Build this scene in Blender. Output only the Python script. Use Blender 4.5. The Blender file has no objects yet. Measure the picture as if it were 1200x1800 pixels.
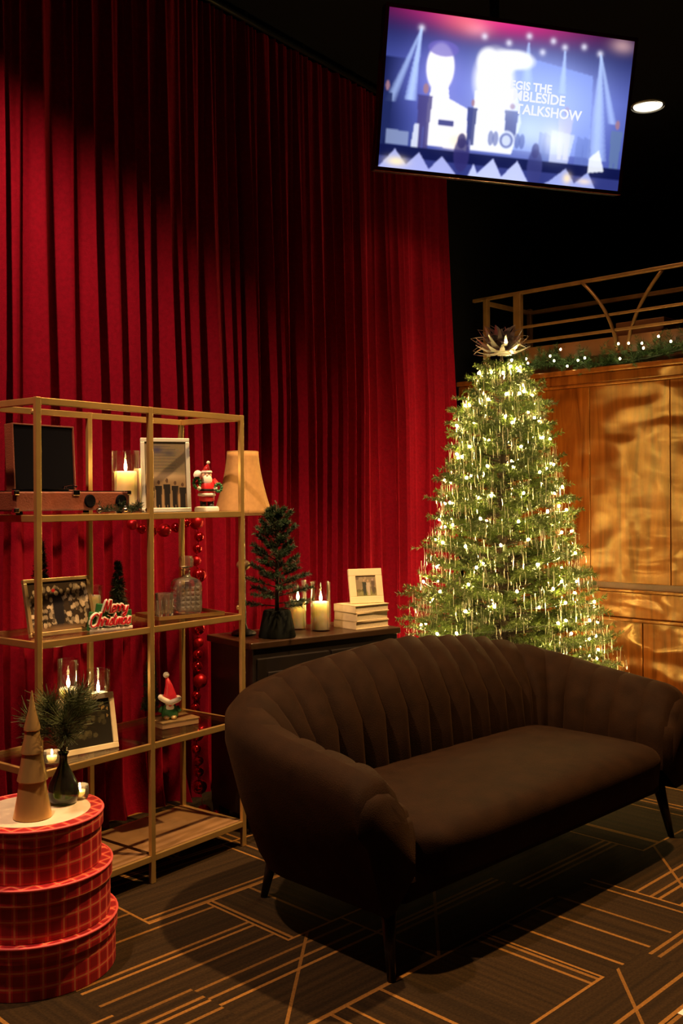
import bpy, bmesh, math, random
import numpy as np
from mathutils import Vector, Matrix
random.seed(7); RNG = np.random.default_rng(7)
sc = bpy.context.scene
C = sc.collection
PI = math.pi; R = math.radians

# ------------------------------------------------------------------ camera
cd = bpy.data.cameras.new('camera'); cam = bpy.data.objects.new('camera', cd); C.objects.link(cam)
cam.location = (-2.547, -2.866, 1.45)
cd.sensor_fit = 'VERTICAL'; cd.sensor_height = 36; cd.lens = 35; cd.shift_y = -0.0133
cd.clip_start = 0.05; cd.clip_end = 60
ROLL = -0.35
cam.rotation_euler = (Matrix.Rotation(R(37.5 - 90), 4, 'Z') @ Matrix.Rotation(R(90), 4, 'X') @ Matrix.Rotation(R(ROLL), 4, 'Z')).to_euler()
sc.camera = cam

# ------------------------------------------------------------------ world, exposure
w = bpy.data.worlds.new('world'); sc.world = w; w.use_nodes = True
w.node_tree.nodes['Background'].inputs[0].default_value = (0.35, 0.3, 0.6, 1)
w.node_tree.nodes['Background'].inputs[1].default_value = 0.006
sc.view_settings.view_transform = 'Standard'; sc.view_settings.look = 'None'
sc.view_settings.gamma = 1; sc.view_settings.use_curve_mapping = False
sc.view_settings.exposure = 0.0

WARM = (1.0, 0.62, 0.30)
# recessed ceiling downlights: x, y, watts, cone (degrees), blend, colour, aim offset, label
DOWNLIGHTS = [
    (-1.32, -0.30, 430, 132, 0.40, (1.0, 0.60, 0.36), (0, 0), 'recessed ceiling downlight above the red plaid hat boxes'),
    (0.72, -1.16, 720, 86, 0.45, (1.0, 0.56, 0.22), (0, 0), 'recessed ceiling downlight directly above the sofa'),
    (-1.05, -1.75, 30, 74, 0.6, (1.0, 0.58, 0.30), (0, 0), 'recessed ceiling downlight over the open carpet left of the sofa'),
    (2.78, -0.28, 34, 106, 0.25, (1.0, 0.56, 0.28), (0, 0), 'recessed ceiling downlight behind the television'),
    (3.83, -0.51, 14, 110, 0.4, (1.0, 0.62, 0.32), (0, 0), 'white recessed ceiling downlight glowing to the right of the television'),
]
CEIL = 4.0

# ------------------------------------------------------------------ helpers
class MB:
    def __init__(s): s.v = []; s.f = []; s.m = Matrix.Identity(4)
    def add(s, vs, fs):
        b = len(s.v)
        s.v += [tuple(s.m @ Vector(p)) for p in vs]
        s.f += [tuple(i + b for i in q) for q in fs]
        return s
    def box(s, c, d, rz=0.0, rx=0.0, ry=0.0, taper=1.0):
        M = Matrix.Translation(c) @ Matrix.Rotation(rz, 4, 'Z') @ Matrix.Rotation(rx, 4, 'X') @ Matrix.Rotation(ry, 4, 'Y')
        x, y, z = d[0] / 2, d[1] / 2, d[2] / 2; t = taper
        p = [(-x, -y, -z), (x, -y, -z), (x, y, -z), (-x, y, -z), (-x * t, -y * t, z), (x * t, -y * t, z), (x * t, y * t, z), (-x * t, y * t, z)]
        return s.add([tuple(M @ Vector(q)) for q in p], [(0, 3, 2, 1), (4, 5, 6, 7), (0, 1, 5, 4), (1, 2, 6, 5), (2, 3, 7, 6), (3, 0, 4, 7)])
    def lathe(s, prof, n=24, c=(0, 0, 0), caps=True, a0=0.0, sq=1.0):
        vs = []; fs = []
        for r, z in prof:
            for i in range(n):
                a = 2 * PI * i / n + a0
                vs.append((c[0] + r * math.cos(a), c[1] + r * math.sin(a) * sq, c[2] + z))
        for j in range(len(prof) - 1):
            for i in range(n):
                k = (i + 1) % n
                fs.append((j * n + i, j * n + k, (j + 1) * n + k, (j + 1) * n + i))
        if caps:
            fs.append(tuple(range(n - 1, -1, -1))); b = (len(prof) - 1) * n
            fs.append(tuple(b + i for i in range(n)))
        return s.add(vs, fs)
    def tube(s, pts, r, n=8, caps=True, flat=1.0):
        pts = [Vector(p) for p in pts]; vs = []; fs = []
        rs = r if isinstance(r, (list, tuple)) else [r] * len(pts)
        up0 = Vector((0, 0, 1))
        for i, p in enumerate(pts):
            t = (pts[min(i + 1, len(pts) - 1)] - pts[max(i - 1, 0)])
            if t.length < 1e-9: t = Vector((0, 0, 1))
            t.normalize()
            up = up0 if abs(t.dot(up0)) < 0.95 else Vector((0, 1, 0))
            a = t.cross(up).normalized(); b = a.cross(t).normalized()
            for k in range(n):
                g = 2 * PI * k / n
                vs.append(tuple(p + (a * math.cos(g) + b * math.sin(g) * flat) * rs[i]))
        for j in range(len(pts) - 1):
            for k in range(n):
                q = (k + 1) % n
                fs.append((j * n + k, j * n + q, (j + 1) * n + q, (j + 1) * n + k))
        if caps:
            fs.append(tuple(range(n - 1, -1, -1))); b = (len(pts) - 1) * n
            fs.append(tuple(b + i for i in range(n)))
        return s.add(vs, fs)
    def ball(s, c, r, n=16, m=10, sc=(1, 1, 1)):
        prof = []
        vs = [(c[0], c[1], c[2] - r * sc[2])]; fs = []
        for j in range(1, m):
            t = PI * j / m
            for i in range(n):
                a = 2 * PI * i / n
                vs.append((c[0] + r * sc[0] * math.sin(t) * math.cos(a), c[1] + r * sc[1] * math.sin(t) * math.sin(a), c[2] - r * sc[2] * math.cos(t)))
        vs.append((c[0], c[1], c[2] + r * sc[2])); L = len(vs) - 1
        for i in range(n):
            k = (i + 1) % n
            fs.append((0, 1 + k, 1 + i)); fs.append((L, 1 + (m - 2) * n + i, 1 + (m - 2) * n + k))
            for j in range(m - 2):
                fs.append((1 + j * n + i, 1 + j * n + k, 1 + (j + 1) * n + k, 1 + (j + 1) * n + i))
        return s.add(vs, fs)
    def prism(s, poly, z0, z1):
        n = len(poly); vs = [(x, y, z0) for x, y in poly] + [(x, y, z1) for x, y in poly]
        fs = [tuple(range(n - 1, -1, -1)), tuple(range(n, 2 * n))] + [(i, (i + 1) % n, n + (i + 1) % n, n + i) for i in range(n)]
        return s.add(vs, fs)
    def build(s, name, mat, parent=None, smooth=False, bevel=0, seg=2, uv=None):
        me = bpy.data.meshes.new(name); me.from_pydata(s.v, [], s.f); me.update()
        return link(name, me, mat, parent, smooth, bevel, seg)

def link(name, me, mat, parent=None, smooth=False, bevel=0, seg=2):
    o = bpy.data.objects.new(name, me); C.objects.link(o)
    if mat: me.materials.append(M[mat] if isinstance(mat, str) else mat)
    if smooth:
        me.polygons.foreach_set('use_smooth', [True] * len(me.polygons))
        if smooth == 'auto':
            me.set_sharp_from_angle(angle=R(40))
    if bevel:
        b = o.modifiers.new('bevel', 'BEVEL'); b.width = bevel; b.segments = seg; b.limit_method = 'ANGLE'; b.angle_limit = R(40)
    if parent: o.parent = parent
    return o

def fastmesh(name, verts, quads):
    me = bpy.data.meshes.new(name); nv, nq = len(verts), len(quads)
    me.vertices.add(nv); me.vertices.foreach_set('co', np.asarray(verts, np.float32).ravel())
    me.loops.add(nq * 4); me.loops.foreach_set('vertex_index', np.asarray(quads, np.int32).ravel())
    me.polygons.add(nq); me.polygons.foreach_set('loop_start', np.arange(0, nq * 4, 4, dtype=np.int32))
    me.update(calc_edges=True); me.validate()
    return me

def thing(name, label, cat, loc=(0, 0, 0), rz=0.0, group=None):
    o = bpy.data.objects.new(name, None); C.objects.link(o); o.empty_display_size = 0.05
    o.location = loc; o.rotation_euler = (0, 0, rz)
    return tag(o, label, cat, group)
def tag(o, label, cat, group=None):
    o['label'] = label; o['category'] = cat
    if group: o['group'] = group
    return o
def struct(o): o['kind'] = 'structure'; return o
def dup(root, loc, rz=None, label=None):
    r = root.copy(); C.objects.link(r); r.location = loc
    if rz is not None: r.rotation_euler = (0, 0, rz)
    if label: r['label'] = label
    for ch in list(root.children):
        c = ch.copy(); C.objects.link(c); c.parent = r
        for g in list(ch.children):
            d = g.copy(); C.objects.link(d); d.parent = c
    return r

# ------------------------------------------------------------------ materials
M = {}
def nt(name):
    m = bpy.data.materials.new(name); m.use_nodes = True; M[name] = m
    n = m.node_tree.nodes; b = n['Principled BSDF']
    return m, n, m.node_tree.links, b
def pm(name, col, rough=0.5, metal=0.0, noise=0.0, nscale=20.0, bump=0.0, bscale=60.0, sheen=0.0, sheencol=None, spec=0.5, sss=0.0, trans=0.0, ior=1.45, coat=0.0):
    m, n, l, b = nt(name)
    b.inputs['Base Color'].default_value = (*col, 1); b.inputs['Roughness'].default_value = rough; b.inputs['Metallic'].default_value = metal
    b.inputs['Specular IOR Level'].default_value = spec
    tc = n.new('ShaderNodeTexCoord')
    if noise:
        t = n.new('ShaderNodeTexNoise'); t.inputs['Scale'].default_value = nscale; t.inputs['Detail'].default_value = 4
        l.new(tc.outputs['Object'], t.inputs['Vector'])
        r = n.new('ShaderNodeMapRange'); r.inputs[1].default_value = 0.3; r.inputs[2].default_value = 0.7
        r.inputs[3].default_value = 1 - noise; r.inputs[4].default_value = 1 + noise
        l.new(t.outputs['Fac'], r.inputs[0])
        x = n.new('ShaderNodeVectorMath'); x.operation = 'SCALE'; x.inputs[0].default_value = col
        l.new(r.outputs[0], x.inputs['Scale']); l.new(x.outputs[0], b.inputs['Base Color'])
    if bump:
        t = n.new('ShaderNodeTexNoise'); t.inputs['Scale'].default_value = bscale; t.inputs['Detail'].default_value = 3
        l.new(tc.outputs['Object'], t.inputs['Vector'])
        bp = n.new('ShaderNodeBump'); bp.inputs['Strength'].default_value = bump; bp.inputs['Distance'].default_value = 0.01
        l.new(t.outputs['Fac'], bp.inputs['Height']); l.new(bp.outputs['Normal'], b.inputs['Normal'])
    if sheen:
        b.inputs['Sheen Weight'].default_value = sheen; b.inputs['Sheen Roughness'].default_value = 0.45
        b.inputs['Sheen Tint'].default_value = (*(sheencol or col), 1)
    if sss:
        b.inputs['Subsurface Weight'].default_value = sss; b.inputs['Subsurface Radius'].default_value = (0.12, 0.08, 0.04)
        b.inputs['Subsurface Scale'].default_value = 1.0
    if trans: b.inputs['Transmission Weight'].default_value = trans; b.inputs['IOR'].default_value = ior
    if coat: b.inputs['Coat Weight'].default_value = coat
    return m
def em(name, col, s):
    m = bpy.data.materials.new(name); m.use_nodes = True; n = m.node_tree.nodes; n.clear(); M[name] = m
    e = n.new('ShaderNodeEmission'); e.inputs[0].default_value = (*col, 1); e.inputs[1].default_value = s
    o = n.new('ShaderNodeOutputMaterial'); m.node_tree.links.new(e.outputs[0], o.inputs[0])
    return m
def glass(name, tint=(1, 1, 1), refl=1.0, rough=0.02, milk=0.0):
    # thin clear glass: transparent body with a Fresnel gloss
    m = bpy.data.materials.new(name); m.use_nodes = True; n = m.node_tree.nodes; l = m.node_tree.links; n.clear(); M[name] = m
    t = n.new('ShaderNodeBsdfTransparent'); t.inputs[0].default_value = (*tint, 1)
    g = n.new('ShaderNodeBsdfGlossy'); g.inputs['Roughness'].default_value = rough; g.inputs[0].default_value = (1, 1, 1, 1)
    f = n.new('ShaderNodeFresnel'); f.inputs[0].default_value = 1.45
    k = n.new('ShaderNodeMath'); k.operation = 'MULTIPLY'; k.inputs[1].default_value = refl; k.use_clamp = True
    x = n.new('ShaderNodeMixShader'); o = n.new('ShaderNodeOutputMaterial')
    l.new(f.outputs[0], k.inputs[0]); l.new(k.outputs[0], x.inputs[0]); l.new(g.outputs[0], x.inputs[2]); l.new(x.outputs[0], o.inputs[0])
    if milk:   # pale diffuse mixed in to brighten glass that mirrors a dark room
        d = n.new('ShaderNodeBsdfDiffuse'); d.inputs[0].default_value = (0.85, 0.80, 0.70, 1); x2 = n.new('ShaderNodeMixShader'); x2.inputs[0].default_value = milk
        l.new(t.outputs[0], x2.inputs[1]); l.new(d.outputs[0], x2.inputs[2]); l.new(x2.outputs[0], x.inputs[1])
    else: l.new(t.outputs[0], x.inputs[1])
    return m

pm('black_paint', (0.006, 0.0055, 0.008), 0.9, spec=0.1)
pm('ceiling_black', (0.0035, 0.003, 0.005), 0.95, spec=0.1)
pm('curtain_velvet', (0.185, 0.0012, 0.011), 0.85, noise=0.14, nscale=55, bump=0.25, bscale=220, sheen=0.26, sheencol=(1.0, 0.05, 0.10), spec=0.08)
pm('sofa_velvet', (0.0155, 0.0067, 0.0026), 0.78, noise=0.25, nscale=14, bump=0.2, bscale=260, sheen=0.06, sheencol=(0.5, 0.27, 0.13), spec=0.08)
pm('dark_leg', (0.012, 0.009, 0.008), 0.4)
pm('brass', (0.66, 0.44, 0.15), 0.33, 0.72, noise=0.15, nscale=8)
pm('bronze', (0.25, 0.125, 0.040), 0.4, 0.5, noise=0.2, nscale=10)
pm('bottom_board', (0.26, 0.15, 0.065), 0.45, 0.0, noise=0.2, nscale=9)
glass('clear_glass', (0.99, 0.98, 0.96), 0.45)
glass('shelf_glass', (0.93, 0.94, 0.92), 0.7, 0.03)
glass('green_glass', (0.30, 0.46, 0.22), 1.2, 0.03, 0.02)
glass('cut_glass', (0.90, 0.86, 0.78), 1.2, 0.12, 0.10)
glass('facet_glass', (0.80, 0.70, 0.52), 2.5, 0.15, 0.16)
glass('amber', (0.50, 0.22, 0.06), 0.5, 0.05, 0.03)
pm('wax', (0.95, 0.84, 0.58), 0.5, sss=0.9)
pm('wick', (0.02, 0.015, 0.01), 0.9)
em('flame', (1.0, 0.64, 0.28), 120.0)
em('bulb', (1.0, 0.70, 0.23), 500.0)
em('garland_bulb', (1.0, 0.80, 0.42), 40.0)
em('downlight_lens', (1.0, 0.90, 0.68), 2.2)
pm('needle_green', (0.056, 0.090, 0.008), 0.42, noise=0.5, nscale=7)
pm('dark_needle', (0.016, 0.042, 0.014), 0.55, noise=0.4, nscale=9)
pm('sprig_needle', (0.060, 0.080, 0.022), 0.55, noise=0.4, nscale=12)
pm('garland_needle', (0.030, 0.075, 0.018), 0.55, noise=0.4, nscale=9)
pm('bark', (0.05, 0.03, 0.016), 0.8, noise=0.3)
pm('wire_green', (0.012, 0.03, 0.010), 0.5)
pm('tinsel', (0.88, 0.84, 0.74), 0.28, 0.8)
pm('bow_silver', (0.62, 0.60, 0.60), 0.24, 0.6)
pm('bauble_red', (0.55, 0.012, 0.022), 0.13, 0.9)
pm('bauble_matte', (0.45, 0.010, 0.018), 0.35, 0.8)
pm('cream_paint', (0.80, 0.68, 0.42), 0.5, noise=0.06)
pm('white_paint', (0.80, 0.76, 0.68), 0.5)
pm('silver_frame', (0.72, 0.74, 0.66), 0.35, 0.6)
pm('old_gold', (0.42, 0.29, 0.13), 0.42, 0.7, noise=0.3, nscale=20)
pm('cone_gold', (0.85, 0.54, 0.20), 0.33, 0.72, noise=0.05, nscale=16)
pm('book_cover', (0.72, 0.58, 0.34), 0.6, noise=0.1)
pm('book_page', (0.80, 0.70, 0.46), 0.8, noise=0.12, nscale=200)
pm('cabinet_dark', (0.011, 0.007, 0.005), 0.5, noise=0.3, nscale=6)
pm('cabinet_top', (0.045, 0.022, 0.009), 0.35, noise=0.3, nscale=5)
pm('pot_dark', (0.008, 0.010, 0.008), 0.8, spec=0.1)
pm('leather_brown', (0.17, 0.045, 0.022), 0.5, noise=0.2, nscale=14, bump=0.2, bscale=180)
pm('leather_dark', (0.085, 0.010, 0.010), 0.5)
pm('felt_black', (0.004, 0.004, 0.006), 0.95, spec=0.04)
pm('vinyl', (0.01, 0.01, 0.011), 0.2)
pm('chrome', (0.8, 0.78, 0.75), 0.15, 1.0)
pm('lamp_shade', (0.38, 0.215, 0.070), 0.8, noise=0.12, nscale=40, sheen=0.2)
pm('shade_trim', (0.30, 0.17, 0.06), 0.8)
pm('paper_white', (0.85, 0.80, 0.70), 0.8)
pm('santa_red', (0.55, 0.015, 0.02), 0.4)
pm('santa_white', (0.82, 0.76, 0.66), 0.6)
pm('skin_paint', (0.65, 0.36, 0.24), 0.5)
pm('boot_black', (0.015, 0.013, 0.012), 0.4)
pm('leaf_green', (0.02, 0.13, 0.035), 0.5)
pm('letter_red', (0.60, 0.015, 0.035), 0.45)
pm('tv_black', (0.008, 0.008, 0.009), 0.3)
pm('tv_trim', (0.12, 0.012, 0.012), 0.25, 0.5)
pm('fixture_white', (0.5, 0.48, 0.44), 0.5)
pm('box_lid_top', (0.70, 0.60, 0.44), 0.7, noise=0.06, nscale=30)
pm('wood_plain', (0.15, 0.055, 0.016), 0.4, noise=0.3, nscale=5)
pm('gold_tray', (0.55, 0.36, 0.14), 0.3, 0.9)
pm('mirror_glass', (0.55, 0.52, 0.46), 0.06, 1.0)

# varnished wood with long vertical grain
def wood(name, c1, c2, rough):
    m, n, l, b = nt(name)
    tc = n.new('ShaderNodeTexCoord'); mp = n.new('ShaderNodeMapping'); mp.inputs['Scale'].default_value = (5, 5, 0.5)
    l.new(tc.outputs['Object'], mp.inputs['Vector'])
    t = n.new('ShaderNodeTexNoise'); t.inputs['Scale'].default_value = 3.0; t.inputs['Detail'].default_value = 7; t.inputs['Distortion'].default_value = 1.2
    l.new(mp.outputs[0], t.inputs['Vector'])
    r = n.new('ShaderNodeValToRGB'); r.color_ramp.elements[0].color = (*c1, 1); r.color_ramp.elements[1].color = (*c2, 1)
    r.color_ramp.elements[0].position = 0.3; r.color_ramp.elements[1].position = 0.72
    l.new(t.outputs['Fac'], r.inputs[0]); l.new(r.outputs[0], b.inputs['Base Color'])
    b.inputs['Roughness'].default_value = rough
    # slow ripples of the varnish
    mp2 = n.new('ShaderNodeMapping'); mp2.inputs['Scale'].default_value = (3.6, 3.6, 8.5); mp2.inputs['Location'].default_value = (3.7, 1.2, 5.1)
    l.new(tc.outputs['Object'], mp2.inputs['Vector'])
    t2 = n.new('ShaderNodeTexNoise'); t2.inputs['Scale'].default_value = 1.0; t2.inputs['Detail'].default_value = 0
    l.new(mp2.outputs[0], t2.inputs['Vector'])
    bp = n.new('ShaderNodeBump'); bp.inputs['Strength'].default_value = 1.0; bp.inputs['Distance'].default_value = 0.04
    l.new(t2.outputs['Fac'], bp.inputs['Height']); l.new(bp.outputs['Normal'], b.inputs['Normal'])
    b.inputs['Specular IOR Level'].default_value = 0.9; b.inputs['Specular Tint'].default_value = (1.0, 0.66, 0.28, 1)
    return m
wood('panel_wood', (0.07, 0.015, 0.0025), (0.21, 0.058, 0.009), 0.23)
wood('moulding_wood', (0.09, 0.020, 0.003), (0.21, 0.06, 0.010), 0.24)

# printed colours carried per face of a print (screens, photographs)
def printed(name, emit=0.0, rough=0.4):
    m, n, l, b = nt(name)
    a = n.new('ShaderNodeAttribute'); a.attribute_name = 'print'
    if emit:
        n.remove(b); e = n.new('ShaderNodeEmission'); e.inputs[1].default_value = emit
        l.new(a.outputs['Color'], e.inputs[0]); l.new(e.outputs[0], n['Material Output'].inputs[0])
    else:
        l.new(a.outputs['Color'], b.inputs['Base Color']); b.inputs['Roughness'].default_value = 0.6; b.inputs['Specular IOR Level'].default_value = 0.15
printed('photo_print'); printed('screen_glow', 1.0)
em('screen_letter', (0.93, 0.95, 1.0), 1.0)

# plaid paper for the hat boxes: squares from the print's own u (around) and v (up)
def plaid():
    m, n, l, b = nt('plaid_paper')
    uv = n.new('ShaderNodeUVMap'); uv.uv_map = 'wrap'
    sp = n.new('ShaderNodeSeparateXYZ'); l.new(uv.outputs[0], sp.inputs[0])
    def stripes(out, period, width, off=0.0):
        a = n.new('ShaderNodeMath'); a.operation = 'ADD'; a.inputs[1].default_value = off; l.new(out, a.inputs[0])
        d = n.new('ShaderNodeMath'); d.operation = 'DIVIDE'; d.inputs[1].default_value = period; l.new(a.outputs[0], d.inputs[0])
        f = n.new('ShaderNodeMath'); f.operation = 'FRACT'; l.new(d.outputs[0], f.inputs[0])
        c = n.new('ShaderNodeMath'); c.operation = 'LESS_THAN'; c.inputs[1].default_value = width; l.new(f.outputs[0], c.inputs[0])
        return c.outputs[0]
    P = 0.047
    wu = stripes(sp.outputs[0], P, 0.62); wv = stripes(sp.outputs[1], P, 0.62)
    tu = stripes(sp.outputs[0], P, 0.12, P * 0.25); tv = stripes(sp.outputs[1], P, 0.12, P * 0.25)
    ad = n.new('ShaderNodeMath'); ad.operation = 'ADD'; l.new(wu, ad.inputs[0]); l.new(wv, ad.inputs[1])
    hf = n.new('ShaderNodeMath'); hf.operation = 'MULTIPLY'; hf.inputs[1].default_value = 0.5; l.new(ad.outputs[0], hf.inputs[0])
    r = n.new('ShaderNodeValToRGB'); r.color_ramp.interpolation = 'CONSTANT'
    r.color_ramp.elements[0].color = (0.66, 0.030, 0.040, 1); r.color_ramp.elements[1].position = 0.75; r.color_ramp.elements[1].color = (0.30, 0.006, 0.012, 1)
    e = r.color_ramp.elements.new(0.25); e.color = (0.48, 0.014, 0.022, 1)
    l.new(hf.outputs[0], r.inputs[0])
    mx = n.new('ShaderNodeMath'); mx.operation = 'MAXIMUM'; l.new(tu, mx.inputs[0]); l.new(tv, mx.inputs[1])
    sm = n.new('ShaderNodeMath'); sm.operation = 'MULTIPLY'; sm.inputs[1].default_value = 0.55; l.new(mx.outputs[0], sm.inputs[0])
    k = n.new('ShaderNodeMix'); k.data_type = 'RGBA'; k.inputs[7].default_value = (0.80, 0.34, 0.14, 1)
    l.new(sm.outputs[0], k.inputs[0]); l.new(r.outputs[0], k.inputs[6]); l.new(k.outputs[2], b.inputs['Base Color'])
    b.inputs['Roughness'].default_value = 0.55
plaid()
pm('lid_red', (0.75, 0.10, 0.10), 0.5)

# carpet: dark pile with a woven print of thin tan lines, grid turned like the room
def carpet():
    m, n, l, b = nt('carpet')
    tc = n.new('ShaderNodeTexCoord'); mp = n.new('ShaderNodeMapping'); mp.inputs['Rotation'].default_value = (0, 0, R(7.2))
    l.new(tc.outputs['Object'], mp.inputs['Vector'])
    def math1(op, a, bb=None, c=None):
        k = n.new('ShaderNodeMath'); k.operation = op
        for i, q in enumerate((a, bb, c)):
            if q is None: continue
            if isinstance(q, (int, float)): k.inputs[i].default_value = q
            else: l.new(q, k.inputs[i])
        return k.outputs[0]
    sp = n.new('ShaderNodeSeparateXYZ'); l.new(mp.outputs[0], sp.inputs[0])
    G = 0.66
    X = math1('DIVIDE', math1('ADD', sp.outputs[0], 0.22), G); Y = math1('DIVIDE', math1('ADD', sp.outputs[1], 0.30), G * 0.66)
    row = math1('FLOOR', Y)
    Xs = math1('ADD', X, math1('MULTIPLY', row, 0.37))
    cx = math1('FLOOR', Xs); fx = math1('SUBTRACT', Xs, cx); fy = math1('SUBTRACT', Y, row)
    cv = n.new('ShaderNodeCombineXYZ'); l.new(cx, cv.inputs[0]); l.new(row, cv.inputs[1])
    def rnd(z):
        q = n.new('ShaderNodeVectorMath'); q.operation = 'ADD'; q.inputs[1].default_value = (0.5, 0.5, z); l.new(cv.outputs[0], q.inputs[0])
        wn = n.new('ShaderNodeTexWhiteNoise'); wn.noise_dimensions = '3D'; l.new(q.outputs[0], wn.inputs['Vector'])
        s3 = n.new('ShaderNodeSeparateXYZ'); l.new(wn.outputs['Color'], s3.inputs[0])
        return s3.outputs
    a = rnd(1.3); c2 = rnd(5.7); c3 = rnd(9.1)
    mx = math1('MULTIPLY', fx, G); my = math1('MULTIPLY', fy, G * 0.66)      # metres inside the cell
    ori = math1('GREATER_THAN', a[0], 0.45)
    s = math1('ADD', math1('MULTIPLY', mx, ori), math1('MULTIPLY', my, math1('SUBTRACT', 1.0, ori)))
    span = math1('ADD', math1('MULTIPLY', ori, G * 0.34), G * 0.66)
    LW = 0.0062
    def line(pos, wdt=LW): return math1('LESS_THAN', math1('ABSOLUTE', math1('SUBTRACT', s, math1('MULTIPLY', pos, span))), wdt)
    tot = None
    fade = [1.0, 0.85, 0.6, 0.75, 0.5]
    for i, p in enumerate((c2[0], c2[1], c2[2], c3[0])):
        t = math1('MULTIPLY', line(p), fade[i]); tot = t if tot is None else math1('MAXIMUM', tot, t)
    # one diagonal in some cells
    dg = math1('LESS_THAN', math1('ABSOLUTE', math1('SUBTRACT', mx, math1('MULTIPLY', my, 1.15))), LW * 1.3)
    dg = math1('MULTIPLY', dg, math1('GREATER_THAN', a[1], 0.5)); tot = math1('MAXIMUM', tot, math1('MULTIPLY', dg, 0.7))
    # cell borders
    bd = math1('LESS_THAN', mx, LW * 1.6); bd = math1('MULTIPLY', bd, math1('GREATER_THAN', a[2], 0.25))
    bd2 = math1('LESS_THAN', my, LW * 1.6); bd2 = math1('MULTIPLY', bd2, math1('GREATER_THAN', c3[2], 0.2))
    tot = math1('MAXIMUM', tot, math1('MAXIMUM', bd, bd2))
    # fine pinstripes of the pile
    pv = n.new('ShaderNodeCombineXYZ'); l.new(math1('MULTIPLY', s, 42.0), pv.inputs[0]); l.new(math1('ADD', math1('MULTIPLY', cx, 3.7), math1('MULTIPLY', row, 5.3)), pv.inputs[1])
    pn = n.new('ShaderNodeTexNoise'); pn.inputs['Scale'].default_value = 1.0; pn.inputs['Detail'].default_value = 3; l.new(pv.outputs[0], pn.inputs['Vector'])
    ps = math1('MULTIPLY', math1('SUBTRACT', pn.outputs['Fac'], 0.36), 3.6)
    pc = n.new('ShaderNodeClamp'); l.new(ps, pc.inputs[0]); ps = pc.outputs[0]
    nz = n.new('ShaderNodeTexNoise'); nz.inputs['Scale'].default_value = 130; nz.inputs['Detail'].default_value = 3; l.new(tc.outputs['Object'], nz.inputs['Vector'])
    base = n.new('ShaderNodeMix'); base.data_type = 'RGBA'; base.inputs[6].default_value = (0.020, 0.0125, 0.006, 1); base.inputs[7].default_value = (0.040, 0.023, 0.009, 1)
    l.new(math1('MULTIPLY', ps, 0.8), base.inputs[0])
    k = n.new('ShaderNodeMix'); k.data_type = 'RGBA'; k.inputs[7].default_value = (0.26, 0.125, 0.028, 1)
    l.new(tot, k.inputs[0]); l.new(base.outputs[2], k.inputs[6])
    sc2 = n.new('ShaderNodeVectorMath'); sc2.operation = 'SCALE'; l.new(k.outputs[2], sc2.inputs[0])
    l.new(math1('ADD', math1('MULTIPLY', nz.outputs['Fac'], 1.1), 0.45), sc2.inputs['Scale'])
    l.new(sc2.outputs[0], b.inputs['Base Color']); b.inputs['Roughness'].default_value = 0.95; b.inputs['Specular IOR Level'].default_value = 0.1
    bp = n.new('ShaderNodeBump'); bp.inputs['Strength'].default_value = 0.5; bp.inputs['Distance'].default_value = 0.004
    l.new(nz.outputs['Fac'], bp.inputs['Height']); l.new(bp.outputs['Normal'], b.inputs['Normal'])
carpet()

# ------------------------------------------------------------------ small raster for prints (screen picture, photographs)
class Print:
    def __init__(s, w, h, col=(0, 0, 0)):
        s.w, s.h = w, h; s.a = np.zeros((h, w, 3)); s.a[:] = col
        s.U, s.V = np.meshgrid((np.arange(w) + .5) / w, (np.arange(h) + .5) / h); s.asp = w / h
    def mix(s, mask, col, k=1.0):
        mk = np.clip(mask * k, 0, 1)[..., None]; s.a = s.a * (1 - mk) + np.array(col) * mk
    def ell(s, u, v, ru, rv, col, k=1.0, soft=0.15):
        d = np.sqrt(((s.U - u) / ru) ** 2 + ((s.V - v) / rv) ** 2); s.mix(np.clip((1 - d) / soft + .5, 0, 1), col, k)
    def glow(s, u, v, ru, rv, col, k=1.0):
        d = ((s.U - u) / ru) ** 2 + ((s.V - v) / rv) ** 2; s.mix(np.exp(-d), col, k)
    def poly(s, pts, col, k=1.0):
        ins = np.zeros_like(s.U, bool); n = len(pts)
        for i in range(n):
            (x0, y0), (x1, y1) = pts[i], pts[(i + 1) % n]
            c = ((y0 > s.V) != (y1 > s.V)) & (s.U < (x1 - x0) * (s.V - y0) / ((y1 - y0) or 1e-9) + x0); ins ^= c
        s.mix(ins.astype(float), col, k)
    def person(s, u, v0, v1, col, wdt=0.028, k=0.9, skin=(0.50, 0.32, 0.36)):
        hgt = v1 - v0
        s.poly([(u - wdt, v0 + .22 * hgt), (u + wdt, v0 + .22 * hgt), (u + wdt * .8, v0 + .6 * hgt), (u + wdt * .7, v1), (u + .1 * wdt, v1), (u, v0 + .65 * hgt), (u - .1 * wdt, v1), (u - wdt * .7, v1), (u - wdt * .8, v0 + .6 * hgt)], col, k)
        s.ell(u, v0 + .12 * hgt, wdt * .36, .075 * hgt, skin, k)
    def mesh(s, name, W, H, mat, parent, y=0.0, z0=0.0):
        # upright sheet facing -y, centred on x, bottom at z0
        nx, ny = s.w, s.h
        xs = np.linspace(-W / 2, W / 2, nx + 1); zs = np.linspace(z0 + H, z0, ny + 1)
        X, Z = np.meshgrid(xs, zs); v = np.stack([X.ravel(), np.full(X.size, y), Z.ravel()], 1)
        i, j = np.meshgrid(np.arange(nx), np.arange(ny)); a = (j * (nx + 1) + i).ravel()
        me = fastmesh(name, v, np.stack([a, a + nx + 1, a + nx + 2, a + 1], 1))
        at = me.attributes.new('print', 'FLOAT_COLOR', 'FACE')
        at.data.foreach_set('color', np.concatenate([s.a.reshape(-1, 3), np.ones((nx * ny, 1))], 1).astype(np.float32).ravel())
        return link(name, me, mat, parent)

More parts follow.
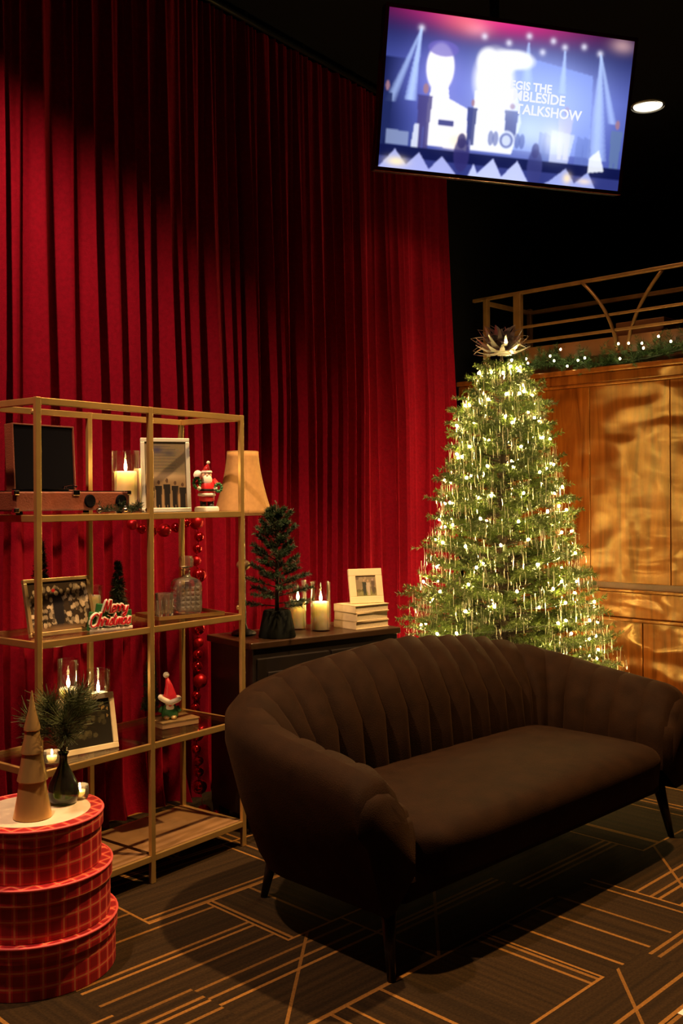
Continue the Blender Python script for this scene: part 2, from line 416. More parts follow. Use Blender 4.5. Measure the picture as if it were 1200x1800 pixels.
# ================================================================== THE SETTING
X0, X1, Y0, Y1 = -4.6, 7.0, -5.2, 0.98
o = MB().box(((X0 + X1) / 2, (Y0 + Y1) / 2, -0.05), (X1 - X0, Y1 - Y0, 0.1)).build('floor', 'carpet'); struct(o); o['label'] = 'dark carpet printed with thin tan lines'
o = MB().box(((X0 + X1) / 2, (Y0 + Y1) / 2, CEIL + 0.05), (X1 - X0, Y1 - Y0, 0.1)).build('ceiling', 'ceiling_black'); struct(o)
for nm, c, d in (('wall_back', ((X0 + X1) / 2, Y1 + 0.05, CEIL / 2), (X1 - X0, 0.1, CEIL)), ('wall_front', ((X0 + X1) / 2, Y0 - 0.05, CEIL / 2), (X1 - X0, 0.1, CEIL)),
                 ('wall_left', (X0 - 0.05, (Y0 + Y1) / 2, CEIL / 2), (0.1, Y1 - Y0, CEIL)), ('wall_far', (X1 + 0.05, (Y0 + Y1) / 2, CEIL / 2), (0.1, Y1 - Y0, CEIL))):
    struct(MB().box(c, d).build(nm, 'black_paint'))

# recessed downlights
for i, (x, y, W, cone, bl, col, aim, lab) in enumerate(DOWNLIGHTS):
    t = thing('ceiling_downlight', lab, 'ceiling light', (x, y, CEIL), 0, 'recessed ceiling downlights')
    MB().lathe([(0.105, -0.012), (0.108, -0.004), (0.108, 0), (0.09, 0), (0.09, -0.010)], 32, caps=False).build('trim_ring', 'fixture_white', t, True)
    MB().lathe([(0.092, -0.006), (0.092, -0.001)], 32).build('lens', 'downlight_lens', t)
    ld = bpy.data.lights.new('downlight_beam', 'SPOT'); ld.energy = W; ld.color = col; ld.spot_size = R(cone); ld.spot_blend = bl; ld.shadow_soft_size = 0.045
    lo = bpy.data.objects.new('downlight_beam', ld); C.objects.link(lo); lo.parent = t; lo.location = (0, 0, -0.03)
    lo.rotation_euler = (aim[0], aim[1], 0)

# ------------------------------------------------------------------ panelled wooden partition (its long side runs towards the viewer)
PT = struct(MB().box((1.35, 0.07, 1.10), (3.1, 0.10, 2.20)).build('wall_right', 'wood_plain'))
PT.location = (3.72, 0.65, 0); PT.rotation_euler = (0, 0, math.atan2(-0.993, -0.12)); PT['label'] = 'varnished wooden partition wall with moulded rails'
def flipY(b):  # local +y points away from the viewer already
    return b
seams = [-0.2, 0.30, 0.843, 1.40, 1.96, 2.52, 2.90]
for a, b_ in zip(seams[:-1], seams[1:]):
    MB().box(((a + b_) / 2, 0.012, 1.535), (b_ - a - 0.0025, 0.024, 1.27)).build('upper_panel', 'panel_wood', PT, bevel=0.003)
low = np.linspace(-0.2, 2.9, 12)
for a, b_ in zip(low[:-1], low[1:]):
    MB().box(((a + b_) / 2, 0.012, 0.36), (b_ - a - 0.006, 0.024, 0.60)).build('lower_board', 'panel_wood', PT, bevel=0.004)
def bar(name, z0, z1, proud, mat='moulding_wood', x0=-0.22, x1=2.92):
    return MB().box(((x0 + x1) / 2, (0.02 - proud) / 2, (z0 + z1) / 2), (x1 - x0, proud + 0.02, z1 - z0)).build(name, mat, PT, bevel=min(0.008, (z1 - z0) / 3), seg=3)
bar('cap_rail', 2.255, 2.29, 0.045); bar('cap_fascia', 2.19, 2.255, 0.02); bar('cap_bead', 2.170, 2.19, 0.032)
bar('rail_bead', 0.842, 0.862, 0.030); bar('middle_rail', 0.68, 0.842, 0.012); bar('rail_bead', 0.656, 0.68, 0.034); bar('plinth', 0.0, 0.06, 0.02)
MB().box((1.35, 0.33, 2.24), (3.1, 0.62, 0.05)).build('ledge', 'wood_plain', PT, bevel=0.004)
MB().box((1.35, 0.60, 2.36), (3.1, 0.03, 0.20)).build('planter_back', 'wood_plain', PT, bevel=0.003)
MB().box((1.10, 0.30, 2.50), (0.34, 0.22, 0.20)).build('ledge_block', 'wood_plain', PT, bevel=0.004)
MB().box((1.35, 0.58, 1.10), (3.1, 0.05, 2.2)).build('rear_panel', 'wood_plain', PT)

# bronze railing standing on the partition
RL = thing('brass_railing', 'openwork bronze railing with curved bars on top of the wooden partition', 'railing', PT.location, PT.rotation_euler[2])
RL.location = (3.72, 0.65, 2.265); Z = lambda z: z - 2.265
MB().box((1.36, 0.03, Z(2.872)), (2.95, 0.028, 0.024)).build('top_rail', 'bronze', RL, bevel=0.004)
MB().box((1.58, 0.03, Z(2.63)), (2.56, 0.016, 0.018)).build('middle_rail', 'bronze', RL, bevel=0.003)
MB().box((1.58, 0.03, Z(2.525)), (2.56, 0.018, 0.020)).build('lower_rail', 'bronze', RL, bevel=0.003)
MB().box((1.58, 0.045, Z(2.43)), (2.56, 0.02, 0.11)).build('rail_board', 'wood_plain', RL, bevel=0.003)
for x, wd in ((0.0, 0.036), (0.27, 0.06), (2.80, 0.06)):
    MB().box((x, 0.03, Z(2.57)), (wd, 0.04, 0.60)).build('post', 'bronze', RL, bevel=0.005)
for x in (0.0, 2.80):
    MB().box((x, 0.58, Z(2.57)), (0.036, 0.036, 0.60)).build('post', 'bronze', RL, bevel=0.005)
    MB().box((x, 0.30, Z(2.84)), (0.03, 0.56, 0.03)).build('end_rail', 'bronze', RL, bevel=0.004)
MB().box((1.4, 0.58, Z(2.84)), (2.8, 0.03, 0.03)).build('rear_rail', 'bronze', RL, bevel=0.004)
MB().box((1.58, 0.58, Z(2.52)), (2.56, 0.03, 0.05)).build('rear_rail', 'bronze', RL, bevel=0.004)
def arc_bar(x0, z0, x1, z1, x2, z2, y):
    pts = []
    for i in range(15):
        t = i / 14
        # quadratic through the three points (at t = 0, .5, 1)
        L0, L1, L2 = 2 * (t - .5) * (t - 1), -4 * t * (t - 1), 2 * t * (t - .5)
        pts.append((L0 * x0 + L1 * x1 + L2 * x2, y, L0 * z0 + L1 * z1 + L2 * z2))
    MB().tube(pts, 0.014, 8, flat=0.8).build('curved_bar', 'bronze', RL, True)
for dx in (0.0, 1.11):
    arc_bar(0.784 + dx, Z(2.862), 0.955 + dx, Z(2.64), 1.035 + dx, Z(2.39), 0.022)
    arc_bar(1.339 + dx, Z(2.862), 1.175 + dx, Z(2.64), 1.092 + dx, Z(2.39), 0.036)
arc_bar(0.30 + 0.0, Z(2.50), 0.31, Z(2.44), 0.33, Z(2.39), 0.03)

# needles helper: numpy cloud of thin quads around twigs
def needle_cloud(twigs, per, length, width, spread=1.0, tipbias=0.0):
    # twigs: list of (p0, p1); needles leave the twig at an angle, pointing forward and out
    P0 = np.array([t[0] for t in twigs]); P1 = np.array([t[1] for t in twigs]); n = len(twigs)
    P0 = np.repeat(P0, per, 0); P1 = np.repeat(P1, per, 0); N = n * per
    t = RNG.random(N)[:, None] ** (1 - tipbias); base = P0 + (P1 - P0) * t
    d = P1 - P0; d /= np.linalg.norm(d, axis=1)[:, None] + 1e-9
    rv = RNG.normal(size=(N, 3)); rv -= (rv * d).sum(1)[:, None] * d; rv /= np.linalg.norm(rv, axis=1)[:, None]
    dirn = d * (0.35 + 0.5 * RNG.random((N, 1))) + rv * spread * (0.6 + 0.4 * RNG.random((N, 1))); dirn /= np.linalg.norm(dirn, axis=1)[:, None]
    L = length * (0.7 + 0.6 * RNG.random((N, 1)))
    side = np.cross(dirn, RNG.normal(size=(N, 3))); side /= np.linalg.norm(side, axis=1)[:, None]
    tip = base + dirn * L; w_ = width / 2
    v = np.stack([base - side * w_, base + side * w_, tip + side * w_ * .45, tip - side * w_ * .45], 1).reshape(-1, 3)
    q = np.arange(N * 4).reshape(-1, 4)
    return v, q
def cloud_obj(name, parts, mat, parent):
    vs, qs, b = [], [], 0
    for v, q in parts: vs.append(v); qs.append(q + b); b += len(v)
    return link(name, fastmesh(name, np.concatenate(vs), np.concatenate(qs)), mat, parent)

# evergreen garland on the partition's ledge, with its fairy lights
GL = thing('evergreen_garland', 'evergreen garland with small warm fairy lights along the wooden partition top', 'garland', (3.72, 0.65, 2.29), PT.rotation_euler[2])
tw = []
for i in range(430):
    x = random.uniform(0.15, 2.85); c = Vector((x, -0.0 + 0.09 * random.random() - 0.015, 0.055 + 0.03 * math.sin(5 * x)))
    d_ = Vector((random.uniform(-.8, .8), random.uniform(-0.75, 0.9), random.uniform(-.3, 1.1))).normalized() * random.uniform(0.08, 0.145)
    tw.append((tuple(c), tuple(c + d_)))
o = cloud_obj('foliage', [needle_cloud(tw, 46, 0.026, 0.0032)], 'garland_needle', GL); o['kind'] = 'stuff'
MB().tube([(0.1 + 0.1 * i, 0.04, 0.05 + 0.03 * math.sin(0.5 * i)) for i in range(29)], 0.010, 6).build('stem', 'wire_green', GL, True)
BULB = MB().ball((0, 0, 0), 0.0065, 10, 7, (1, 1, 1.25)).build('fairy_light', 'garland_bulb', GL, True)
gb = [(0.385, .075), (0.41, .10), (0.425, .07), (0.60, .10), (0.68, .135), (0.63, .065), (0.73, .02), (0.81, .05), (0.86, 0.06), (1.10, 0.125), (1.17, 0.12), (1.11, 0.03), (1.26, .11), (1.27, .08), (1.37, .14), (1.45, .10), (1.55, .05), (1.7, .11), (1.85, .08), (2.0, .12), (2.2, .07), (2.4, .11), (2.6, .06)]
for i, (x, z) in enumerate(gb):
    b_ = BULB if i == 0 else BULB.copy()
    if i: C.objects.link(b_)
    b_.location = (x, -0.085, z)

# ------------------------------------------------------------------ the red velvet curtain
def make_curtain():
    xa, xb, top, yc = -2.2, 3.34, 3.96, 0.665
    NX, NZ = 1500, 46
    xs = np.linspace(xa, xb, NX + 1)
    def pleats(lo, hi, seed):
        r = np.random.default_rng(seed); e = [xa - 0.4]
        while e[-1] < xb + 0.4: e.append(e[-1] + r.uniform(lo, hi) * (1.0 if e[-1] < 0.9 else 0.72))
        e = np.array(e); amp = np.where(e < 0.9, r.uniform(0.25, 1.05, len(e)), r.uniform(0.45, 1.0, len(e))); return e, amp
    eA, aA = pleats(0.060, 0.165, 3); eB, aB = pleats(0.035, 0.075, 11); eC, aC = pleats(0.16, 0.40, 21)
    def val(e, amp, x):
        k = np.clip(np.searchsorted(e, x) - 1, 0, len(e) - 2); t = (x - e[k]) / (e[k + 1] - e[k])
        return amp[k] * (0.5 - 0.5 * np.cos(2 * PI * t)), t, k
    V = []
    zs = np.concatenate([np.linspace(top, top - 0.25, 8), np.linspace(top - 0.35, 0.25, 28), np.linspace(0.2, 0.0, NZ + 1 - 36)])
    for z in zs:
        f = (top - z) / top
        drift = 0.030 * np.sin(xs * 3.1 + f * 2.6) * f + 0.020 * np.sin(xs * 7.7 + f * 4.6) * f + 0.010 * np.sin(xs * 17.3 + f * 7.0) * f
        A, tA, kA = val(eA, aA, xs + drift); B, tB, kB = val(eB, aB, xs + drift * 0.4); Cc, tC, kC = val(eC, aC, xs + drift)
        low_ = min(1.0, 0.25 + 1.5 * f); fine = max(0.30, 1 - 2.0 * f)
        yy = yc - (0.100 * A * low_ + 0.020 * B * fine + 0.045 * Cc * low_) + 0.085
        # folds lean over a little so that one hides part of the next
        xx = xs + 0.016 * np.sin(2 * PI * tA) * low_ * aA[np.clip(kA, 0, len(aA) - 1)]
        if z < 0.2:
            g = (0.2 - z) / 0.2; yy = yy - 0.045 * g * g * (0.4 + Cc)
        yy = yy + 0.0
        V.append(np.stack([xx, yy, np.full_like(xs, z)], 1))
    V = np.concatenate(V); n = NX + 1
    i, j = np.meshgrid(np.arange(NX), np.arange(len(zs) - 1)); a = (j * n + i).ravel()
    me = fastmesh('stage_curtain', V, np.stack([a, a + n, a + n + 1, a + 1], 1))
    t = thing('stage_curtain', 'floor length red velvet curtain hanging in deep folds', 'curtain', (0, 0, 0))
    o = link('drape', me, 'curtain_velvet', t, True)
    MB().tube([(xa, yc + 0.03, top + 0.005), (xb, yc + 0.03, top + 0.005)], 0.016, 10).build('curtain_track', 'tv_black', t, True)
    for k in range(12):
        x = xa + 0.2 + k * 0.47
        MB().box((x, yc + 0.03, (top + CEIL) / 2), (0.02, 0.02, CEIL - top)).build('track_bracket', 'tv_black', t)
make_curtain()

# ------------------------------------------------------------------ ceiling mounted television
TV = thing('television', 'large flat television hung from the ceiling, showing a concert', 'television', (1.662, -0.641, 3.309))
RT = Matrix.Rotation(-0.69, 4, 'Z') @ Matrix.Rotation(0.198, 4, 'X') @ Matrix.Rotation(0.030, 4, 'Y')
TV.rotation_euler = RT.to_euler()
W, H = 1.22, 0.69
MB().box((0, 0.035, 0), (W + 0.036, 0.055, H + 0.036)).build('housing', 'tv_black', TV, bevel=0.006)
for nm, c, d in (('bezel', (0, 0, H / 2 + 0.009), (W + 0.036, 0.016, 0.018)), ('bezel', (0, 0, -H / 2 - 0.009), (W + 0.036, 0.016, 0.018)),
                 ('bezel', (-W / 2 - 0.009, 0, 0), (0.018, 0.016, H)), ('bezel', (W / 2 + 0.009, 0, 0), (0.018, 0.016, H))):
    MB().box(c, d).build(nm, 'tv_trim', TV, bevel=0.003)
MB().box((0, 0.10, 0), (0.36, 0.08, 0.30)).build('mount_plate', 'tv_black', TV, bevel=0.006)
Pl = MB(); inv = RT.inverted()
top_w = Vector((1.662, -0.641, 3.309)) + (RT @ Vector((0, 0.17, 0.0)))
p0 = inv @ (top_w - Vector((1.662, -0.641, 3.309))); p1 = inv @ (Vector((top_w.x, top_w.y, CEIL)) - Vector((1.662, -0.641, 3.309)))
Pl.tube([tuple(p0), tuple(p1)], 0.024, 12); Pl.box(tuple(p0), (0.10, 0.10, 0.10)); Pl.build('ceiling_pole', 'tv_black', TV)

def screen_print():
    p = Print(336, 190, (0.16, 0.20, 0.52)); U, V = p.U, p.V
    p.mix(np.clip(1 - V / 0.42, 0, 1), (0.025, 0.022, 0.10), 1.0)
    p.mix(np.clip(1 - U / 0.16, 0, 1) * (V > .3), (0.01, 0.02, 0.10), 0.9)
    p.glow(0.22, 0.4, 0.14, 0.24, (0.30, 0.30, 0.72), 0.7); p.glow(.345, .03, .05, .06, (1, .9, .92), 1.0)
    p.glow(0.60, 0.45, 0.30, 0.30, (0.55, 0.62, 0.98), 0.95)
    p.poly([(0.50, 0.18), (0.84, 0.26), (0.86, 0.80), (0.50, 0.80)], (0.42, 0.52, 0.90), 0.75)
    p.glow(0.40, -0.02, 0.36, 0.10, (0.80, 0.10, 0.38), 1.0); p.glow(0.30, 0.02, 0.10, 0.09, (0.9, 0.35, 0.35), .6)
    p.glow(0.95, 0.04, 0.05, 0.05, (0.75, 0.55, 0.55), .7)
    for u, v in ((0.38, .10), (.48, .12), (.56, .06), (.62, .15), (.66, .07), (.71, .10), (.79, .08), (.86, .11), (.13, .10)): p.glow(u, v, 0.012, 0.02, (0.9, .9, 1), .8)
    # light beams of the stage
    def beam(u, v, ua, ub, vb, k): 
        for q in range(4):
            g = q / 8; p.poly([(u - .004, v), (u + .004, v), (ub - (ub - ua) * g, vb), (ua + (ub - ua) * g, vb)], (0.62, 0.74, 1.0), k)
    beam(0.13, .107, .005, .05, .58, .22); beam(.13, .107, .082, .13, .56, .38); beam(.713, .12, .70, .735, .40, .32); beam(.865, .117, .85, .935, .81, .30); beam(.865, .117, .925, .965, .56, .22); beam(.56, .10, .54, .60, .4, .25)
    # two huge white figures on the back screen
    p.ell(0.215, 0.33, 0.055, 0.155, (1, .97, 1), 1.0); p.ell(0.222, .21, .06, .05, (.30, .26, .62), .8)
    p.poly([(0.19, .42), (.25, .42), (.26, .52), (.335, .57), (.345, .84), (.18, .83), (.175, .58)], (.98, .97, 1), 1.0)
    p.glow(.30, .78, .05, .06, (1, .86, .70), .8)
    p.poly([(.223, .66), (.287, .66), (.287, .695), (.223, .695)], (.12, .13, .35), 1)
    p.ell(.43, .36, .075, .18, (1, 1, 1), 1.0, .5); p.ell(.40, .25, .04, .08, (1, 1, 1), .9, .5); p.ell(.47, .24, .05, .07, (1, 1, 1), .9, .6); p.poly([(.36, .45), (.53, .40), (.56, .62), (.53, .83), (.36, .83)], (.97, .98, 1), .95)
    p.ell(.52, .22, .07, .06, (.97, .98, 1), .9, .4); p.glow(.49, .47, .02, .05, (.9, .6, .65), .7); p.glow(.60, .66, .09, .12, (.8, .9, 1), .7)
    # band
    p.person(.015, .43, .86, (.06, .08, .22), .022); p.person(.165, .42, .86, (.16, .14, .34), .030); p.person(.357, .49, .80, (.10, .12, .32), .020)
    p.person(.518, .49, .74, (.12, .14, .36), .030); p.person(.745, .46, .83, (.70, .66, .80), .032, .8); p.person(.968, .51, .92, (.24, .32, .50), .026)
    p.ell(.505, .745, .036, .065, (.86, .90, 1), .9); p.ell(.505, .745, .028, .05, (.22, .26, .50), .9); p.ell(.505, .745, .018, .035, (.75, .8, .95), .9)
    for u in (.44, .46, .55, .57): p.ell(u, .74, .012, .05, (.18, .22, .48), .7)
    p.poly([(.02, .75), (.11, .76), (.11, .85), (.02, .85)], (.42, .48, .66), .8); p.poly([(.13, .70), (.15, .70), (.15, .86), (.12, .86)], (.85, .88, .95), .8)
    for u in (.64, .66, .80, .83): p.poly([(u, .66), (u + .03, .68), (u + .035, .86), (u - .004, .86)], (.25, .32, .62), .6)
    p.poly([(.69, .64), (.79, .66), (.77, .86), (.69, .86)], (.88, .92, 1), .55)
    # stage front and its zigzag
    p.poly([(0, .855), (1, .855), (1, .925), (0, .925)], (.03, .04, .16), 1); p.poly([(0, .925), (1, .925), (1, 1.01), (0, 1.01)], (.10, .12, .34), 1)
    z = [(.0, 1.0), (.061, .875), (.108, .97), (.158, .882), (.2, .985), (.25, .891), (.31, 1.0)]
    p.poly(z, (.55, .58, .86), .95); p.poly([(.36, 1), (.38, .92), (.398, .98), (.458, .87), (.498, .985), (.559, .869), (.61, 1)], (.66, .70, .95), .95); p.poly([(.68, 1), (.70, .98), (.766, .885), (.808, .98), (.861, .895), (.9, 1)], (.50, .55, .85), .95)
    p.glow(.07, .955, .04, .03, (1, .88, .6), .9); p.glow(.775, .95, .018, .035, (1, .85, .6), .9); p.glow(.85, .96, .03, .02, (1, .85, .65), .7)
    p.poly([(.86, .80), (.90, .74), (.93, .88), (.86, .90)], (.95, .97, 1), .8)
    p.ell(.327, .87, .032, .11, (.10, .09, .28), .85); p.ell(.324, .78, .018, .05, (.10, .09, .26), .9); p.ell(.633, .90, .032, .12, (.12, .13, .34), .8); p.ell(.63, .79, .016, .05, (.12, .12, .32), .85)
    p.glow(.66, .50, .16, .20, (.60, .70, .98), .7); p.glow(.485, .42, .03, .10, (1, 1, 1), .9); p.glow(.70, .70, .05, .10, (.95, .97, 1), .6)
    def blur(a, k):
        for ax in (0, 1):
            c = np.cumsum(np.pad(a, [(k + 1, k) if i == ax else (0, 0) for i in range(3)], 'edge'), axis=ax)
            n_ = a.shape[ax]; a = (np.take(c, np.arange(2 * k + 1, 2 * k + 1 + n_), ax) - np.take(c, np.arange(0, n_), ax)) / (2 * k + 1)
        return a
    a_ = blur(np.clip(p.a, 0, 1), 1); a_ = a_ + 0.10 * blur(blur(np.clip(p.a, 0, 1) ** 2, 9), 9)
    p.a = np.clip(a_ ** 1.55 * 1.15, 0, 1); return p
SP = screen_print().mesh('screen', W, H, 'screen_glow', TV, -0.003, -H / 2)
def text_mesh(s, size, name, mat, parent, loc, shear=0.0, off=0.0, rot=(PI / 2, 0, 0), extrude=0.0004):
    cu = bpy.data.curves.new(name, 'FONT'); cu.body = s; cu.size = size; cu.shear = shear; cu.offset = off; cu.extrude = extrude; cu.resolution_u = 3
    to = bpy.data.objects.new('tmp_text', cu); C.objects.link(to); bpy.context.view_layer.update()
    me = bpy.data.meshes.new_from_object(to.evaluated_get(bpy.context.evaluated_depsgraph_get())); bpy.data.objects.remove(to)
    o = link(name, me, mat, parent); o.location = loc; o.rotation_euler = rot
    return o
for s, u, v, sz in (('EGIS THE', .500, .405, .052), ('MBLESIDE', .515, .475, .062), ('TALKSHOW', .530, .560, .062)):
    text_mesh(s, sz, 'lettering', 'screen_letter', SP, ((u - .5) * W, -0.0045, (0.5 - v) * H), off=0.0016)

# ------------------------------------------------------------------ the sofa
SO = thing('sofa', 'dark brown velvet sofa with channelled curved back on tapered legs', 'sofa', (0.787, -1.304, 0), R(-7.35))
def sofa():
    a, yb, rc = 0.930, 0.755, 0.29   # half width of the path, back line, corner radius
    yf = 0.02
    path = []
    def seg(p, q, n):
        for i in range(n): t = i / n; path.append((p[0] + (q[0] - p[0]) * t, p[1] + (q[1] - p[1]) * t))
    def corner(cx, cy, a0, a1, n):
        for i in range(n):
            t = a0 + (a1 - a0) * i / n; path.append((cx + rc * math.cos(t), cy + rc * math.sin(t)))
    seg((-a, yf), (-a, yb - rc), 40); corner(-a + rc, yb - rc, PI, PI / 2, 50); seg((-a + rc, yb), (a - rc, yb), 110); corner(a - rc, yb - rc, PI / 2, 0, 50); seg((a, yb - rc), (a, yf), 40); path.append((a, yf))
    P = np.array(path); T = np.gradient(P, axis=0); T /= np.linalg.norm(T, axis=1)[:, None]
    Nn = np.stack([-T[:, 1], T[:, 0]], 1)      # outward (left of travel: up the left arm, across, down)
    S = np.concatenate([[0], np.cumsum(np.linalg.norm(np.diff(P, axis=0), axis=1))]); Ltot = S[-1]
    mid = Ltot / 2; arm_len = yb - rc - yf
    def height(s):
        q = min(s, Ltot - s)
        pts = [(0, 0.628), (arm_len, 0.685), (arm_len + 0.25, 0.745), (arm_len + 0.60, 0.815), (arm_len + 1.0, 0.850), (mid, 0.857)]
        xs_, ys_ = zip(*pts); hgt = float(np.interp(q, xs_, ys_))
        fr = 0.10
        if q < fr: hgt -= 0.05 * (1 - math.sqrt(max(0, 1 - ((fr - q) / fr) ** 2)))
        return hgt
    Hs = np.array([height(s) for s in S]); k = np.ones(9) / 9; Hs2 = np.convolve(np.pad(Hs, 4, 'edge'), k, 'valid'); Hs = np.where(np.minimum(S, Ltot - S) < 0.16, Hs, Hs2)
    back = np.clip((np.minimum(S, Ltot - S) - arm_len) / 0.45, 0, 1)     # 0 on arms, 1 on the back
    def ring(i, inner, bulge=0.0):
        h_ = Hs[i]; bk = back[i]; p = P[i]; n = Nn[i]
        lean = 0.05 * bk
        out = [(-0.01, 0.20), (0.018, 0.25), (0.070 + lean * .3, 0.42), (0.112 + lean * .7, h_ - 0.11), (0.105 + lean, h_ - 0.045), (0.075 + lean, h_ - 0.010), (0.030 + lean, h_)]
        th = 0.012 * bulge
        inn = [(0.030 + lean, h_), (-0.02 + lean, h_ - 0.008 + th), (-0.062 + lean * .8, h_ - 0.045 + th * .6), (-0.088 + lean * .4 - th, h_ - 0.10), (-0.112 - th * 2.0, h_ * .55 + 0.36 * .45), (-0.128 - th * 2.2, 0.42), (-0.13 - th * 1.5, 0.30)]
        return [(p[0] + n[0] * a_, p[1] + n[1] * a_, z) for a_, z in (inn if inner else out)]
    def strip(idx, inner, bul, cap=False):
        mb = MB(); rings = [ring(i, inner, b_) for i, b_ in zip(idx, bul)]; m = len(rings[0]); vs = [v for r in rings for v in r]
        fs = [(j * m + i, j * m + i + 1, (j + 1) * m + i + 1, (j + 1) * m + i) for j in range(len(rings) - 1) for i in range(m - 1)]
        mb.add(vs, fs); return mb
    n = len(P)
    strip(range(n), False, [0] * n).build('outer_shell', 'sofa_velvet', SO, True)
    # end caps of the arms
    for i, fl in ((0, 1), (n - 1, -1)):
        o_ = ring(i, False); q = ring(i, True); loop = o_ + q[1:]
        cx = sum(v[0] for v in loop) / len(loop); cz = sum(v[2] for v in loop) / len(loop); y0 = loop[0][1]
        mid_ = [(cx + (v[0] - cx) * .80, y0 - 0.032, cz + (v[2] - cz) * .90) for v in loop]
        vs = loop + mid_; L = len(loop)
        fs = [(j, (j + 1) % L, L + (j + 1) % L, L + j) for j in range(L)] + [tuple(range(L, 2 * L))]
        MB().add(vs, fs).build('arm_front', 'sofa_velvet', SO, True)
    # padded channels
    wch = 0.128; nch = int(round(Ltot / wch)); edges = np.linspace(0, Ltot, nch + 1)
    ids = np.searchsorted(S, edges); ids[-1] = n - 1
    for c0, c1 in zip(ids[:-1], ids[1:]):
        idx = list(range(c0, c1 + 1)); 
        bul = [(math.sin(PI * (S[i] - S[c0]) / max(1e-6, S[c1] - S[c0])) ** 0.6) * 2.2 * (0.35 + 0.65 * back[i]) for i in idx]
        strip(idx, True, bul).build('channel', 'sofa_velvet', SO, True)
    # seat cushion: one long bench with soft rounded edges
    mb = MB(); nx, ny = 48, 22; a2, y0, y1 = 0.775, -0.055, 0.640
    def pt(u, v):  # u,v in -1..1 ; rounded plan
        x = a2 * u; y = (y0 + y1) / 2 + (y1 - y0) / 2 * v
        r = 0.16 * max(0, -v) ** 3 * abs(u) ** 8; return x * (1 - r * .5), y + r * .3
    def zt(u, v):
        e = (1 - abs(u) ** 10) * (1 - abs(v) ** 8); e = max(0, e); return 0.365 + 0.075 * e ** 0.5 + 0.014 * (1 - u * u) * (1 - v * v)
    us = [math.sin(PI / 2 * (2 * i / nx - 1)) for i in range(nx + 1)]; vv = [math.sin(PI / 2 * (2 * j / ny - 1)) for j in range(ny + 1)]
    vs = [(*pt(u, v), zt(u, v)) for v in vv for u in us]; m = nx + 1
    fs = [(j * m + i, j * m + i + 1, (j + 1) * m + i + 1, (j + 1) * m + i) for j in range(ny) for i in range(nx)]
    rim = [i for i in range(m)] + [j * m + nx for j in range(1, ny + 1)] + [ny * m + i for i in range(nx - 1, -1, -1)] + [j * m for j in range(ny - 1, 0, -1)]
    b = len(vs); vs += [(vs[i][0] * .985, vs[i][1] * .985 + .004, 0.275) for i in rim]
    fs += [(rim[i], b + i, b + (i + 1) % len(rim), rim[(i + 1) % len(rim)]) for i in range(len(rim))]
    fs.append(tuple(b + i for i in range(len(rim) - 1, -1, -1)))
    mb.add(vs, fs).build('seat_cushion', 'sofa_velvet', SO, True)
    MB().box((0, 0.36, 0.24), (1.64, 0.64, 0.085)).build('seat_base', 'sofa_velvet', SO, bevel=0.02, seg=3)
    for x, y, lx, ly in ((-.86, .07, -.03, -.04), (.86, .07, .03, -.04), (-.72, .74, -.02, .05), (.72, .74, .02, .05)):
        MB().tube([(x, y, 0.215), (x + lx, y + ly, 0.0)], [0.026, 0.013], 12).build('leg', 'dark_leg', SO, True)
sofa()

# ------------------------------------------------------------------ brass shelving unit
SH = thing('shelving_unit', 'tall brass shelving unit with glass shelves before the red curtain', 'shelf', (0, 0, 0))
PW = 0.0215; DEP = 0.36; HT = 1.80; LV = [0.107, 0.53, 0.97, 1.40]
for x in (-.5, 0, .5):
    for y in (0, DEP):
        MB().box((x, y, HT / 2), (PW, PW * .8, HT)).build('post', 'brass', SH, bevel=0.002)
for z in LV + [HT]:
    zc = z - 0.013
    for y in (0, DEP):
        for x in (-.25, .25): MB().box((x, y, zc), (.5 - PW, PW * .7, 0.024)).build('rail', 'brass', SH, bevel=0.002)
    for x in (-.5, .5): MB().box((x, DEP / 2, zc), (PW * .7, DEP - PW * .8, 0.024)).build('side_rail', 'brass', SH, bevel=0.002)
for z in LV[1:]:
    for x in (-.25, .25): MB().box((x, DEP / 2, z - 0.004), (.5 - PW, DEP - PW * .75, 0.007)).build('glass_shelf', 'shelf_glass', SH)
for x in (-.25, .25): MB().box((x, DEP / 2, LV[0] - 0.009), (.5 - PW, DEP - PW * .75, 0.018)).build('bottom_board', 'bottom_board', SH)
for x, z in ((-.5, 1.74), (.5, 0.985), (-.5, 0.985)):
    MB().lathe([(0.006, 0), (0.009, 0.004), (0.009, 0.016), (0.004, 0.02)], 12, (x + (0.0), 0.02, z)).build('bolt', 'brass', SH, True)

# ------------------------------------------------------------------ candles
def candle(x, y, z, r, hgt, gr, gh, lab, glab, lit=True, glow=1.0):
    t = thing('pillar_candle', lab, 'candle', (x, y, z + 0.007 if gr else z), 0, 'ivory pillar candles')
    MB().lathe([(r * .97, 0), (r, 0.004), (r, hgt - 0.006), (r * .93, hgt), (r * .55, hgt - 0.010), (0.003, hgt - 0.014)], 32).build('wax', 'wax', t, 'auto')
    MB().tube([(0, 0, hgt - 0.016), (0.001, 0, hgt + 0.006)], 0.0014, 6).build('wick', 'wick', t)
    if lit:
        MB().lathe([(0.0008, 0), (0.0055, 0.008), (0.0068, 0.016), (0.0045, 0.028), (0.0015, 0.040), (0.0003, 0.046)], 12, (0, 0, hgt + 0.001)).build('flame', 'flame', t, True)
    if gr:
        g = MB().lathe([(gr - 0.003, 0.006), (0.001, 0.006), (0.001, 0.0), (gr - 0.004, 0.0), (gr, 0.004), (gr, gh - 0.002), (gr - 0.0015, gh), (gr - 0.003, gh - 0.002), (gr - 0.003, 0.006)], 40, caps=False).build('glass_cylinder', 'clear_glass', None, 'auto')
        g.location = (x, y, z); tag(g, glab, 'glass holder', 'glass cylinders around the candles')
